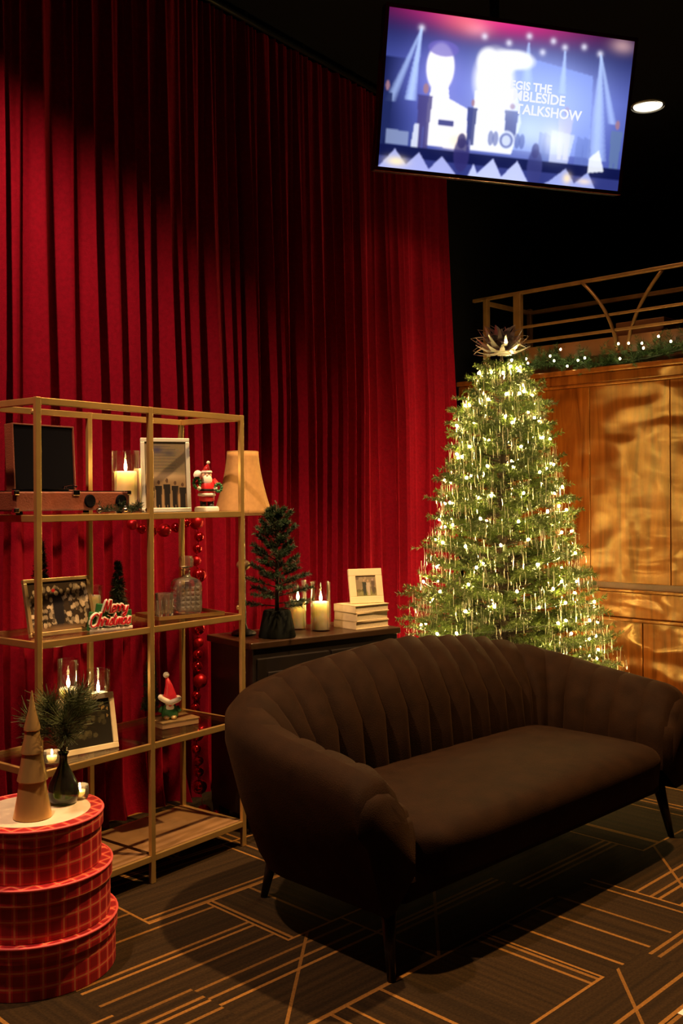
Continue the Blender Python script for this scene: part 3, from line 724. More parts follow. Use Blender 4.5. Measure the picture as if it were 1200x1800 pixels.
candle(0.051, 0.20, 1.40, 0.044, 0.155, 0.054, 0.243, 'lit ivory candle on the top glass shelf behind the record player', 'clear glass cylinder behind the record player')
candle(0.205, 0.27, 1.40, 0.040, 0.170, 0.050, 0.235, 'lit ivory candle half hidden behind the silver picture frame', 'clear glass cylinder half hidden behind the silver picture frame')
candle(-0.085, 0.235, 0.97, 0.030, 0.105, 0.038, 0.15, 'unlit ivory candle beside the crowd photograph', 'clear glass cylinder beside the crowd photograph', lit=False)
candle(-0.179, 0.265, 0.53, 0.034, 0.200, 0.041, 0.315, 'lit ivory candle in the tallest glass on the third shelf', 'tallest glass cylinder, on the shelf above the pine sprigs')
candle(-0.090, 0.20, 0.53, 0.038, 0.175, 0.045, 0.27, 'lit ivory candle right behind the white framed picture', 'clear glass cylinder behind the white framed picture')

# picture frames
def frame(name, lab, cat, loc, rz, w_, h_, b_, fm, pr, tilt=12, depth=0.016, mat='photo_print', mount=0.0):
    t = thing(name, lab, cat, loc, rz)
    holder = bpy.data.objects.new('frame_assembly', None)
    Mx = Matrix.Rotation(R(-tilt), 4, 'X')
    def sub(mb): mb.m = Mx; return mb
    for nm, c, d in (('frame_rail', (0, 0, h_ - b_ / 2), (w_, depth, b_)), ('frame_rail', (0, 0, b_ / 2), (w_, depth, b_)), ('frame_stile', (-w_ / 2 + b_ / 2, 0, h_ / 2), (b_, depth, h_ - 2 * b_)), ('frame_stile', (w_ / 2 - b_ / 2, 0, h_ / 2), (b_, depth, h_ - 2 * b_))):
        sub(MB()).box(c, d).build(nm, fm, t, bevel=0.002)
    sub(MB()).box((0, 0.004, h_ / 2), (w_ - b_ * 1.2, 0.006, h_ - b_ * 1.2)).build('backing', 'paper_white' if mount else 'felt_black', t)
    o = pr.mesh('picture', w_ - 2 * b_ - 2 * mount, h_ - 2 * b_ - 2 * mount, mat, t, 0, b_ + mount)
    o.matrix_local = Mx @ Matrix.Translation((0, -0.0025, 0))
    # strut behind
    top = Mx @ Vector((0, depth / 2, h_ * .62)); MB().tube([tuple(top), (0, top.y + h_ * .30, 0.003)], 0.004, 6).build('strut', 'felt_black', t)
    bpy.data.objects.remove(holder); return t
def band_photo():
    p = Print(60, 84, (.30, .22, .11))
    p.poly([(0, 0), (1, 0), (1, .5), (0, .5)], (.30, .24, .14)); p.a += RNG.normal(0, .015, p.a.shape)
    for i in range(9): p.poly([(.08, .06 + i * .047), (.08 + random.uniform(.3, .85), .06 + i * .047), (.85, .075 + i * .047), (.08, .075 + i * .047)], (.09, .08, .09), .5)
    p.glow(.30, .12, .15, .06, (.06, .06, .16), .9); p.glow(.6, .17, .16, .05, (.08, .08, .12), .8)
    p.poly([(.0, .5), (1, .5), (1, 1), (0, 1)], (.44, .30, .15)); p.glow(.5, .52, .5, .06, (.85, .66, .40), .9)
    for u, s_ in ((.14, .60), (.32, .56), (.52, .53), (.72, .57), (.90, .60)): p.person(u, s_, 1.02, (.02, .016, .014), .085, 1, (.16, .09, .05))
    p.glow(.42, .86, .03, .1, (.7, .42, .2), .7); p.glow(.80, .86, .03, .1, (.7, .42, .2), .7)
    p.a = np.clip(p.a, 0, 1) * .38; return p
def crowd_photo(w_=80, h_=60, n=150, seed=4, tone=(.62, .50, .34)):
    r = np.random.default_rng(seed); p = Print(w_, h_, (.035, .022, .012))
    for i in range(n):
        u, v = r.random(), .10 + .78 * r.random(); k = r.uniform(.3, 1)
        p.ell(u, v, .022 + .014 * r.random(), .035 + .03 * r.random(), tuple(np.array(tone) * k), .9)
        if r.random() < .5: p.ell(u, v + .07, .03, .05, (.02, .015, .012), .8)
    p.ell(.47, .55, .09, .42, (.012, .010, .012), 1); p.ell(.42, .18, .03, .04, (.5, .02, .03), 1); p.ell(.46, .24, .035, .05, tone, .9)
    p.mix(np.clip((p.V - .86) / .1, 0, 1), (.20, .12, .06), .9); p.a = np.clip(p.a, 0, 1); return p
def small_photo(seed=9):
    r = np.random.default_rng(seed); p = Print(48, 48, (.26, .21, .13))
    for i in range(26): p.ell(r.random(), r.random(), .05 + .08 * r.random(), .05 + .1 * r.random(), tuple(r.uniform(.03, .40) * np.array((1, .80, .52))), .8)
    p.glow(.5, .9, .5, .2, (.22, .26, .07), .8)
    p.person(.42, .12, .95, (.05, .06, .05), .10, 1, (.45, .32, .22)); p.person(.62, .15, .95, (.48, .42, .32), .09, 1, (.5, .35, .24)); p.person(.85, .1, .9, (.09, .07, .06), .09, .8)
    p.a = np.clip(p.a, 0, 1); return p
def dark_photo():
    p = Print(48, 40, (.02, .018, .012)); r = np.random.default_rng(2)
    for i in range(30): p.ell(r.random(), r.random() * .8, .05, .06, tuple(r.uniform(.02, .13) * np.array((1, .9, .45))), .7)
    for i in range(8): p.ell(.75 + .2 * r.random(), .3 * r.random() + .1, .02, .03, (.4, .28, .1), .8)
    return p
frame('picture_frame', 'silver picture frame with a band photograph below printed text', 'picture frame', (0.180, 0.105, 1.40), R(-34), 0.196, 0.300, 0.016, 'silver_frame', band_photo(), 9)
frame('picture_frame', 'old gold framed photograph of a dense crowd', 'picture frame', (-0.322, 0.10, 0.97), R(-4), 0.272, 0.205, 0.014, 'old_gold', crowd_photo(), 14)
frame('picture_frame', 'white framed dark picture in front of two lit candles', 'picture frame', (-0.225, 0.075, 0.53), R(-10), 0.225, 0.205, 0.020, 'cream_paint', dark_photo(), 12)

# ------------------------------------------------------------------ record player
RP = thing('record_player', 'open brown suitcase record player on the upper glass shelf', 'record player', (-0.28, 0.205, 1.40))
MB().box((0, 0, 0.046), (0.50, 0.25, 0.068)).build('case', 'leather_brown', RP, bevel=0.006, seg=3)
for x in (-.22, .22):
    for y in (-.1, .1): MB().lathe([(0.010, 0), (0.012, 0.004), (0.010, 0.013)], 12, (x, y, 0)).build('foot', 'felt_black', RP)
MB().box((0, 0, 0.0815), (0.47, 0.22, 0.004)).build('deck', 'felt_black', RP)
MB().lathe([(0.098, 0), (0.1, 0.003), (0.1, 0.007), (0.015, 0.008)], 40, (-0.06, 0, 0.084)).build('platter', 'vinyl', RP, 'auto')
MB().lathe([(0.003, 0), (0.003, 0.018), (0.0015, 0.02)], 8, (-0.06, 0, 0.09)).build('spindle', 'chrome', RP)
MB().tube([(0.10, 0.07, 0.084), (0.10, 0.07, 0.105), (0.10, 0.03, 0.108), (0.055, -0.055, 0.100)], [0.008, 0.006, 0.004, 0.004], 8).build('tonearm', 'chrome', RP, True)
ld_ = MB(); ld_.m = Matrix.Translation((0.015, 0.095, 0.082)) @ Matrix.Rotation(R(-3), 4, 'X')
for c, d in (((0, 0.024, 0.125), (0.272, 0.006, 0.25)), ((-0.134, 0, 0.125), (0.006, 0.05, 0.25)), ((0.134, 0, 0.125), (0.006, 0.05, 0.25)), ((0, 0, 0.247), (0.268, 0.05, 0.006)), ((0, 0, 0.003), (0.268, 0.05, 0.006))): ld_.box(c, d)
LID = ld_.build('lid', 'leather_brown', RP, bevel=0.002)
li = MB(); li.m = ld_.m; li.box((0, -0.018, 0.125), (0.258, 0.004, 0.236)); li.build('lid_lining', 'felt_black', LID)
for x, z in ((-.25, .015), (-.25, .076), (.25, .015), (.25, .076)):
    MB().box((x * .985, -0.118, z), (0.022, 0.020, 0.018)).build('corner_guard', 'chrome', RP, bevel=0.004)
for x in (.06, .205):
    kn = MB(); kn.m = Matrix.Translation((x, -0.125, 0.046)) @ Matrix.Rotation(PI / 2, 4, 'X'); kn.lathe([(0.024, 0), (0.024, 0.005), (0.021, 0.008), (0.004, 0.006)], 24); kn.build('speaker_grille', 'felt_black', RP, 'auto')
MB().box((0, -0.127, 0.076), (0.03, 0.006, 0.02)).build('latch', 'chrome', RP, bevel=0.002)

# evergreen sprig with silver bells laid before the record player
SG = thing('evergreen_sprig', 'short evergreen sprig lying in front of the record player', 'sprig', (-0.10, 0.045, 1.40))
tw = []
for i in range(26):
    x = random.uniform(-.09, .09); c = (x, random.uniform(-.006, .01), 0.012)
    tw.append((c, (x + random.uniform(-.03, .03), c[1] + random.uniform(-.02, .02), 0.012 + random.uniform(0, .03))))
o = cloud_obj('foliage', [needle_cloud(tw, 30, 0.016, 0.0022)], 'dark_needle', SG); o['kind'] = 'stuff'
MB().tube([(-.11, 0, .006), (-.03, .004, .01), (.05, -.002, .008), (.11, .002, .006)], 0.003, 6).build('stem', 'bark', SG, True)
for x, y, z, lab in ((-.205, .045, 1.411, 'small silver bell at the left end of the evergreen sprig'), (-.105, .02, 1.411, 'small silver bell in front of the evergreen sprig'), (0.02, .035, 1.411, 'small silver bell at the right end of the evergreen sprig')):
    b_ = thing('jingle_bell', lab, 'bell', (x, y, z), 0, 'silver bells by the record player')
    MB().ball((0, 0, 0), 0.011, 14, 9).build('shell', 'chrome', b_, True); MB().tube([(-.003, 0, .010), (-.003, 0, .015), (.003, 0, .015), (.003, 0, .010)], 0.0012, 6).build('loop', 'chrome', b_)

# ------------------------------------------------------------------ santa figurine
SA = thing('santa_figurine', 'painted santa figurine with red coat holding green wreath and sack', 'figurine', (0.418, 0.12, 1.40), R(-40))
MB().lathe([(0.050, 0), (0.052, 0.004), (0.050, 0.016), (0.044, 0.020)], 28, sq=.85).build('base', 'santa_white', SA, 'auto')
for x in (-.015, .016):
    MB().tube([(x, -.004, .018), (x, 0, .045)], [.013, .014], 12).build('boot', 'boot_black', SA, True); MB().ball((x, -.012, .024), .011, 10, 7, (1, 1.5, .8)).build('boot_toe', 'boot_black', SA, True)
MB().lathe([(.022, 0), (.033, .004), (.032, .022), (.028, .028)], 20, (0, 0, .04)).build('trousers', 'santa_red', SA, True)
MB().lathe([(.030, .0), (.038, .004), (.036, .012), (.030, .014)], 22, (0, 0, .062)).build('coat_hem', 'santa_white', SA, True)
MB().lathe([(.034, 0), (.036, .015), (.030, .045), (.017, .062), (.008, .066)], 22, (0, 0, .074)).build('coat', 'santa_red', SA, True)
MB().lathe([(.0355, 0), (.0365, .004), (.0355, .009)], 22, (0, 0, .084)).build('belt', 'boot_black', SA)
MB().ball((0, -.004, .148), .021, 16, 11).build('head', 'skin_paint', SA, True)
MB().add(*(lambda m: (m.v, m.f))(MB().ball((0, -.016, .128), .021, 16, 11, (1.05, .75, 1.25)))).build('beard', 'santa_white', SA, True)
MB().ball((0, -.026, .149), .0045, 8, 6).build('nose', 'skin_paint', SA, True)
for x in (-.008, .008): MB().ball((x, -.0225, .155), .0025, 8, 6).build('eye', 'boot_black', SA, True)
MB().lathe([(.020, 0), (.024, .004), (.021, .011)], 18, (0, -.002, .158)).build('hat_brim', 'santa_white', SA, True)
MB().tube([(0, 0, .166), (.002, .002, .182), (.006, .002, .196)], [.019, .012, .004], 14).build('hat', 'santa_red', SA, True)
MB().ball((.007, .002, .203), .0075, 12, 8).build('pompom', 'santa_white', SA, True)
for s_ in (-1, 1):
    MB().tube([(s_ * .026, 0, .130), (s_ * .042, -.006, .112), (s_ * .036, -.022, .098)], [.012, .0115, .010], 10).build('arm', 'santa_red', SA, True)
    MB().ball((s_ * .034, -.026, .095), .009, 10, 7).build('mitten', 'santa_white', SA, True)
MB().ball((-.036, .012, .152), .018, 14, 10, (1, .9, 1.1)).build('sack', 'santa_white', SA, True)
wr = MB(); 
for i in range(10):
    a = 2 * PI * i / 10; wr.ball((.046 + .013 * math.cos(a), -.028, .098 + .016 * math.sin(a)), .007, 8, 6)
wr.build('wreath', 'leaf_green', SA, True)
wr = MB()
for i in range(10):
    a = 2 * PI * i / 10; wr.ball((-.042 + .013 * math.cos(a), -.020, .118 + .020 * math.sin(a)), .0075, 8, 6)
wr.build('holly_bunch', 'leaf_green', SA, True)

# ------------------------------------------------------------------ merry christmas sign
def sign():
    t = thing('merry_christmas_sign', 'small red and green merry christmas lettering sign standing on shelf', 'sign', (-0.160, 0.045, 0.97), R(-12))
    L = {'M': ([[(0, 0), (.1, .8), (.2, 1), (.33, .2), (.52, 1), (.6, .9), (.66, .1), (.8, 0)]], .84), 'e': ([[(0, .25), (.3, .35), (.28, .55), (.12, .55), (.05, .25), (.15, 0), (.42, .12)]], .42),
         'r': ([[(0, .05), (.08, .5), (.12, .62), (.2, .5), (.32, .52), (.3, .15), (.44, .06)]], .42), 'y': ([[(0, .5), (.05, .15), (.2, .08), (.36, .5), (.3, -.2), (.15, -.38), (.02, -.22), (.4, .1)]], .44),
         'C': ([[(.62, .82), (.4, 1), (.1, .75), (.05, .3), (.22, 0), (.52, .05), (.68, .22)]], .68), 'h': ([[(0, 0), (.12, .9), (.2, 1), (.14, .5), (.08, 0), (.22, .5), (.34, .5), (.34, .1), (.48, .05)]], .46),
         'i': ([[(0, .1), (.1, .5), (.1, .1), (.24, .06)], [(.11, .74), (.12, .78)]], .24), 's': ([[(0, .05), (.2, .58), (.28, .3), (.2, .02), (.05, .06), (.36, .1)]], .34), 't': ([[(0, .1), (.13, .9), (.1, .1), (.28, .05)], [(.0, .62), (.26, .66)]], .27),
         'm': ([[(0, 0), (.08, .5), (.1, 0), (.22, .5), (.3, .45), (.3, 0), (.42, .5), (.5, .45), (.5, .08), (.62, .05)]], .60), 'a': ([[(.32, .5), (.1, .5), (.03, .2), (.15, 0), (.32, .3), (.33, .5), (.33, .1), (.48, .06)]], .46)}
    red, cream = MB(), MB()
    def smooth(pts):
        out = []
        for i in range(len(pts) - 1):
            p0, p1, p2, p3 = pts[max(i - 1, 0)], pts[i], pts[i + 1], pts[min(i + 2, len(pts) - 1)]
            for q in range(4):
                u = q / 4; out.append(tuple(.5 * (2 * b + (c - a) * u + (2 * a - 5 * b + 4 * c - d) * u * u + (3 * b - a - 3 * c + d) * u ** 3) for a, b, c, d in zip(p0, p1, p2, p3)))
        out.append(pts[-1]); return out
    for word, x0, z0, sc_ in (('Merry', -.028, .066, .042), ('Christmas', -.082, .018, .046)):
        x = x0
        for ch in word:
            strokes, adv = L[ch]
            for st in strokes:
                pts = smooth(st) if len(st) > 2 else st
                pp = [(x + (a + .22 * b) * sc_, 0, z0 + b * sc_) for a, b in pts]
                red.tube([(a, -.005, b) for a, _, b in pp], .0031, 6, flat=1.0); cream.tube([(a, .001, b) for a, _, b in pp], .0072, 6, flat=1.0)
            x += adv * sc_ * .93
    cream.box((0.008, .003, .005), (.17, .012, .010)); cream.build('outline', 'white_paint', t, True); red.build('lettering', 'letter_red', t, True)
    g = MB(); g.box((-.062, .010, .036), (.038, .012, .070), ry=.15); g.box((-.036, .010, .075), (.030, .012, .050), ry=.15); g.box((.03, .010, .040), (.13, .010, .060)); g.build('holly_backing', 'leaf_green', t, bevel=0.004)
sign()

# dark bottle brush trees
def brush_tree(loc, hgt, rad, lab):
    t = thing('bottle_brush_tree', lab, 'ornament tree', loc, 0, 'dark bottle brush trees')
    tw = []
    for i in range(int(900 * hgt)):
        z = random.uniform(.03, hgt * .98); a = random.uniform(0, 2 * PI); r = rad * (1 - z / hgt) * .75 + .004
        tw.append(((0, 0, z), (r * math.cos(a), r * math.sin(a), z + .3 * r)))
    o = cloud_obj('bristles', [needle_cloud(tw, 20, 0.014, 0.002, .8)], 'dark_needle', t); o['kind'] = 'stuff'
    MB().tube([(0, 0, 0), (0, 0, hgt)], [.004, .001], 6).build('wire_stem', 'bark', t); MB().lathe([(.020, 0), (.022, .004), (.018, .014), (.006, .018)], 16).build('base', 'bark', t, True)
brush_tree((0.077, 0.28, 0.97), 0.23, 0.055, 'dark bottle brush tree behind the merry christmas sign')
brush_tree((-0.285, 0.285, 0.97), 0.33, 0.065, 'taller dark bottle brush tree behind the crowd photograph')
brush_tree((0.265, 0.30, 0.53), 0.28, 0.055, 'dark bottle brush tree behind the red hatted gnome')

# ------------------------------------------------------------------ tray, decanter, tumbler
TR = thing('mirrored_tray', 'mirrored tray with thin gold rim under the glass decanter', 'tray', (0.305, 0.165, 0.97), R(-14))
MB().box((0, 0, .004), (.30, .20, .006)).build('tray_mirror', 'mirror_glass', TR)
for c, d in (((0, -.10, .008), (.304, .005, .015)), ((0, .10, .008), (.304, .005, .015)), ((-.15, 0, .008), (.005, .196, .015)), ((.15, 0, .008), (.005, .196, .015))): MB().box(c, d).build('tray_rim', 'gold_tray', TR, bevel=.001)
DC = thing('glass_decanter', 'square cut glass decanter with stopper on the mirrored tray', 'decanter', (0.350, 0.175, 0.978), R(-26))
def sqprof(prof, pw):
    mb = MB(); n = 32; vs = []; fs = []
    for r, z, q in prof:
        for i in range(n):
            a = 2 * PI * i / n; cx, sx = math.cos(a), math.sin(a); e = 2 / q
            vs.append((r * math.copysign(abs(cx) ** e, cx), r * math.copysign(abs(sx) ** e, sx), z))
    for j in range(len(prof) - 1):
        for i in range(n): k = (i + 1) % n; fs.append((j * n + i, j * n + k, (j + 1) * n + k, (j + 1) * n + i))
    fs.append(tuple(range(n - 1, -1, -1))); return mb.add(vs, fs)
sqprof([(.050, 0, 6), (.054, .006, 7), (.055, .112, 7), (.054, .128, 6), (.045, .140, 5), (.021, .150, 2), (.016, .158, 2), (.016, .172, 2), (.021, .180, 2)], 6).build('bottle', 'cut_glass', DC, 'auto')
for k in range(4):
    f_ = MB(); f_.m = Matrix.Rotation(k * PI / 2, 4, 'Z')
    for i in range(4):
        for j in range(5):
            f_.add([(-.042 + i * .021, -.0545, .014 + j * .020), (-.021 + i * .021, -.0545, .014 + j * .020), (-.021 + i * .021, -.0545, .034 + j * .020), (-.042 + i * .021, -.0545, .034 + j * .020), (-.0315 + i * .021, -.0595, .024 + j * .020)], [(0, 1, 4), (1, 2, 4), (2, 3, 4), (3, 0, 4)])
    f_.build('facet_panel', 'facet_glass', DC)
sqprof([(.013, .176, 2), (.014, .184, 2), (.026, .192, 5), (.028, .222, 5), (.022, .236, 4), (.004, .238, 2)], 4).build('stopper', 'cut_glass', DC, 'auto')
sqprof([(.046, .008, 6), (.049, .07, 6), (.046, .071, 6), (.002, .0712, 2)], 6).build('liquor', 'amber', DC, 'auto')
TU = thing('glass_tumbler', 'cut glass tumbler beside the decanter', 'tumbler', (0.190, 0.135, 0.978))
MB().lathe([(.030, 0), (.033, .004), (.037, .095), (.0355, .096), (.031, .016), (.001, .014)], 28).build('cup', 'cut_glass', TU, 'auto')
for i in range(12):
    a = 2 * PI * i / 12; MB().tube([(.0335 * math.cos(a), .0335 * math.sin(a), .006), (.0365 * math.cos(a), .0365 * math.sin(a), .070)], .0035, 6).build('flute', 'cut_glass', TU, True)

# ------------------------------------------------------------------ gnome on a small wooden box
GT = thing('wooden_box', 'flat wooden box with lighter rim under the red hatted gnome', 'box', (0.262, 0.16, 0.53), R(-12))
MB().box((0, 0, .012), (.17, .11, .022)).build('body', 'bottom_board', GT, bevel=.002); MB().box((0, 0, .026), (.176, .116, .006)).build('lid', 'old_gold', GT, bevel=.002)
GN = thing('gnome_figurine', 'gnome figurine with tall red hat, white brim and pompom', 'figurine', (0.245, 0.165, 0.559), R(-40))
MB().lathe([(.026, 0), (.034, .008), (.034, .03), (.024, .052), (.012, .060)], 22).build('body', 'leaf_green', GN, True)
for x in (-.014, .014): MB().ball((x, -.028, .008), .013, 12, 8, (1, 1.4, .7)).build('boot', 'old_gold', GN, True)
MB().ball((0, -.012, .062), .018, 14, 10, (1, .9, 1)).build('face', 'skin_paint', GN, True); MB().ball((0, -.030, .058), .006, 10, 7).build('nose', 'santa_red', GN, True)
MB().ball((0, -.020, .044), .017, 14, 10, (1, .6, 1.2)).build('beard', 'santa_white', GN, True)
MB().tube([(.044 * math.cos(a) * .85, .044 * math.sin(a) * .85, .070 - .004 * math.cos(a) + .012 * abs(math.cos(a))) for a in np.linspace(0, 2 * PI, 25)], .0105, 10).build('hat_brim', 'santa_white', GN, True)
MB().tube([(0, 0, .070), (0, 0, .10), (-.004, 0, .135), (-.012, 0, .168)], [.034, .024, .014, .005], 18).build('hat', 'letter_red', GN, True)
MB().ball((-.014, 0, .176), .0125, 14, 10).build('pompom', 'santa_white', GN, True)
for s_ in (-1, 1): MB().tube([(s_ * .028, 0, .045), (s_ * .040, -.012, .028)], [.009, .008], 8).build('arm', 'leaf_green', GN, True)

# small glass votive at the left end of that shelf
def votive(loc, lab):
    t = thing('glass_votive', lab, 'votive', loc, 0, 'small glass votives')
    MB().lathe([(.020, 0), (.026, .004), (.031, .022), (.028, .045), (.0265, .045), (.0285, .022), (.022, .008), (.001, .007)], 24).build('cup', 'cut_glass', t, 'auto')
    MB().lathe([(.020, .010), (.022, .026), (.002, .027)], 18).build('tealight', 'wax', t, 'auto')
    MB().lathe([(.0006, 0), (.0032, .005), (.0036, .010), (.0004, .022)], 10, (0, 0, .028)).build('flame', 'flame', t, True)
votive((-0.405, 0.06, 0.53), 'small lit glass votive on the shelf behind the gold cone')

# ------------------------------------------------------------------ red bauble garland hanging behind the shelf
def baubles():
    t = thing('bauble_garland', 'string of shiny red baubles hanging beside the shelf rear post', 'garland', (0.640, 0.405, 0))
    pts = []; pat = [.033, .023, .022, .024]
    top = 1.345; z = top; seq = []
    k = 0
    while z > 0.10:
        r = pat[k % 4]; seq.append((0.006 * math.sin(k * 1.7) - (.012 if .3 < z < .6 else 0), 0.006 * math.cos(k * 2.3), z, r)); k += 1
        z -= r + pat[k % 4] + .009
    # along the upper rail, then down to the floor where the end lies
    head = [(-.38, .0, 1.345, .024), (-.33, .0, 1.325, .022), (-.27, .0, 1.315, .024), (-.20, .0, 1.315, .030), (-.13, .0, 1.325, .023), (-.07, .0, 1.345, .022)]
    tail = [(-.005, -.035, .036, .034), (.03, -.085, .026, .023), (.01, -.14, .026, .023), (-.03, -.18, .026, .023)]
    MB().tube([h_[:3] for h_ in head] + [s_[:3] for s_ in seq] + [q[:3] for q in tail], .002, 6).build('string', 'bauble_matte', t)
    protos = {}
    for i, (x, y, z, r) in enumerate(head + seq + tail):
        key = (r, i % 3 == 0)
        if key not in protos:
            protos[key] = MB().ball((0, 0, 0), r, 18, 12).build('bauble', 'bauble_matte' if i % 3 == 0 else 'bauble_red', t, True); o = protos[key]
        else:
            o = protos[key].copy(); C.objects.link(o)
        o.location = (x, y, z)
baubles()

# ------------------------------------------------------------------ dark cabinet behind the sofa
CB = thing('cabinet', 'dark wooden cabinet with candles and books on top behind the sofa', 'cabinet', (0.600, 0.041, 0), math.atan2(-.255, .967))
MB().box((.425, .19, .43), (.82, .36, .74)).build('body', 'cabinet_dark', CB, bevel=.004); MB().box((.425, .19, .815), (.85, .38, .03)).build('top', 'cabinet_top', CB, bevel=.005, seg=3)
for i in range(2):
    d_ = MB().box((.225 + .40 * i, -.002 + .008, .45), (.385, .02, .62)).build('door', 'cabinet_dark', CB, bevel=.004)
    MB().box((.225 + .40 * i, -.008, .45), (.29, .012, .50)).build('panel', 'cabinet_dark', d_, bevel=.004); MB().ball((.38 + .09 * i, -.018, .48), .012, 12, 8).build('knob', 'old_gold', d_, True)
for x in (.05, .80):
    for y in (.04, .34): MB().box((x, y, .03), (.05, .05, .06), taper=1.2).build('foot', 'cabinet_dark', CB)

# lamp on the cabinet
LP = thing('table_lamp', 'table lamp with flared tan panelled shade behind the shelf post', 'lamp', (0.790, 0.262, 0.83), R(-37))
MB().lathe([(.055, 0), (.058, .006), (.050, .016), (.020, .028), (.012, .05), (.010, .22), (.010, .345), (.008, .52), (.008, .56)], 24).build('stem', 'cabinet_dark', LP, 'auto')
MB().ball((0, 0, .318), .032, 18, 12, (1, 1, .8)).build('stem_ball', 'old_gold', LP, True)
def shade():
    n = 8; prof = []
    for i in range(13):
        t = i / 12; prof.append((0.070 + (0.134 - 0.070) * (t ** 1.55), 0.835 - 0.287 * t))
    mb = MB(); vs = []; fs = []; m = 32
    for r, z in prof:
        for k in range(m):
            a = 2 * PI * k / m; f_ = 1 - .035 * abs(math.sin(4 * a)); vs.append((r * f_ * math.cos(a), r * f_ * math.sin(a), z))
    for j in range(len(prof) - 1):
        for k in range(m): q = (k + 1) % m; fs.append((j * m + k, j * m + q, (j + 1) * m + q, (j + 1) * m + k))
    o = mb.add(vs, fs).build('lamp_shade', 'lamp_shade', LP, True); s_ = o.modifiers.new('thickness', 'SOLIDIFY'); s_.thickness = .003
    for r, z in ((prof[0][0], prof[0][1]), (prof[-1][0], prof[-1][1])): MB().tube([(r * (1 - .035 * abs(math.sin(4 * a))) * math.cos(a), r * (1 - .035 * abs(math.sin(4 * a))) * math.sin(a), z) for a in np.linspace(0, 2 * PI, 33)], .0035, 6).build('shade_trim', 'shade_trim', o, True)
    for k in range(8):
        a = 2 * PI * k / 8; MB().tube([((r + .001) * math.cos(a), (r + .001) * math.sin(a), z) for r, z in prof], .0022, 6).build('shade_seam', 'shade_trim', o, True)
    MB().tube([(-.07, 0, .83), (0, 0, .815), (.07, 0, .83)], .002, 6).build('shade_ring', 'old_gold', LP); MB().tube([(0, -.07, .83), (0, 0, .815), (0, .07, .83)], .002, 6).build('shade_ring', 'old_gold', LP)
    MB().tube([(0, 0, .55), (.035, 0, .60), (.038, 0, .72), (0, 0, .815)], .002, 6).build('harp', 'old_gold', LP, True); MB().lathe([(.004, 0), (.009, .008), (.007, .018), (.001, .026)], 10, (0, 0, .815)).build('finial', 'old_gold', LP, True)
    MB().ball((0, 0, .64), .028, 14, 10, (1, 1, 1.3)).build('bulb', 'fixture_white', LP, True)
shade()

# small potted evergreen on the cabinet
PTR = thing('potted_tree', 'small dark evergreen tree in a flared dark base on the cabinet', 'potted tree', (0.822, 0.088, 0.83))
MB().lathe([(.082, 0), (.084, .006), (.062, .115), (.055, .122), (.01, .118)], 40).build('pot', 'pot_dark', PTR, 'auto')
MB().tube([(0, 0, .11), (.002, 0, .35), (0, 0, .60)], [.010, .007, .002], 8).build('trunk', 'bark', PTR, True)
tw = []
br = MB(); rnd = random.Random(5)
for i in range(46):
    z = .125 + .42 * (i / 46) ** .9; a = i * 2.399; Rr = .150 * (1 - (z - .12) / .50) + .022; up = .05 + 1.35 * (z - .12) / .5
    Rr *= rnd.uniform(.75, 1.12)
    p0 = Vector((0, 0, z)); p1 = p0 + Vector((math.cos(a) * Rr, math.sin(a) * Rr, Rr * up)); br.tube([tuple(p0), tuple(p1)], [.003, .0012], 5)
    tw.append((tuple(p0.lerp(p1, .2)), tuple(p1)))
    for s_ in (-1, 1):
        for tt in (.45, .7):
            q = p0.lerp(p1, tt); dd = Vector((math.cos(a + s_ * .8), math.sin(a + s_ * .8), up)) * Rr * .36; tw.append((tuple(q), tuple(q + dd)))
tw.append(((0, 0, .45), (0, 0, .605)))
br.build('branches', 'bark', PTR); o = cloud_obj('foliage', [needle_cloud(tw, 80, 0.017, 0.0024, .75)], 'dark_needle', PTR); o['kind'] = 'stuff'

candle(1.095, 0.055, 0.83, 0.039, 0.130, 0.048, 0.230, 'lit ivory candle beside the stack of books', 'clear glass cylinder beside the stack of books')
candle(1.075, 0.178, 0.83, 0.036, 0.130, 0.044, 0.235, 'lit ivory candle partly hidden by the small dark evergreen', 'clear glass cylinder partly hidden by the small dark evergreen')
# books
zb = .83
for i, (w_, d_, h_, rz, lab) in enumerate(((.215, .160, .036, -12, 'bottom cream book of the stack on the cabinet'), (.210, .158, .040, -10, 'middle cream book of the stack on the cabinet'), (.214, .160, .036, -13, 'top cream book under the small cream frame'))):
    b_ = thing('book', lab, 'book', (1.325, -.012, zb), R(rz), 'cream books stacked on the cabinet')
    MB().box((0, 0, h_ / 2), (w_ - .008, d_ - .008, h_ - .007)).build('pages', 'book_page', b_)
    MB().box((0, 0, .002), (w_, d_, .004)).build('cover', 'book_cover', b_, bevel=.001); MB().box((0, 0, h_ - .002), (w_, d_, .004)).build('cover', 'book_cover', b_, bevel=.001); MB().box((-w_ / 2 + .002, 0, h_ / 2), (.004, d_, h_)).build('spine', 'book_cover', b_, bevel=.001)
    zb += h_ + .0005
frame('picture_frame', 'small cream framed photograph of people standing on the cream books', 'picture frame', (1.335, -.040, zb), R(-32), .172, .168, .034, 'cream_paint', small_photo(), 13, mount=0.0)

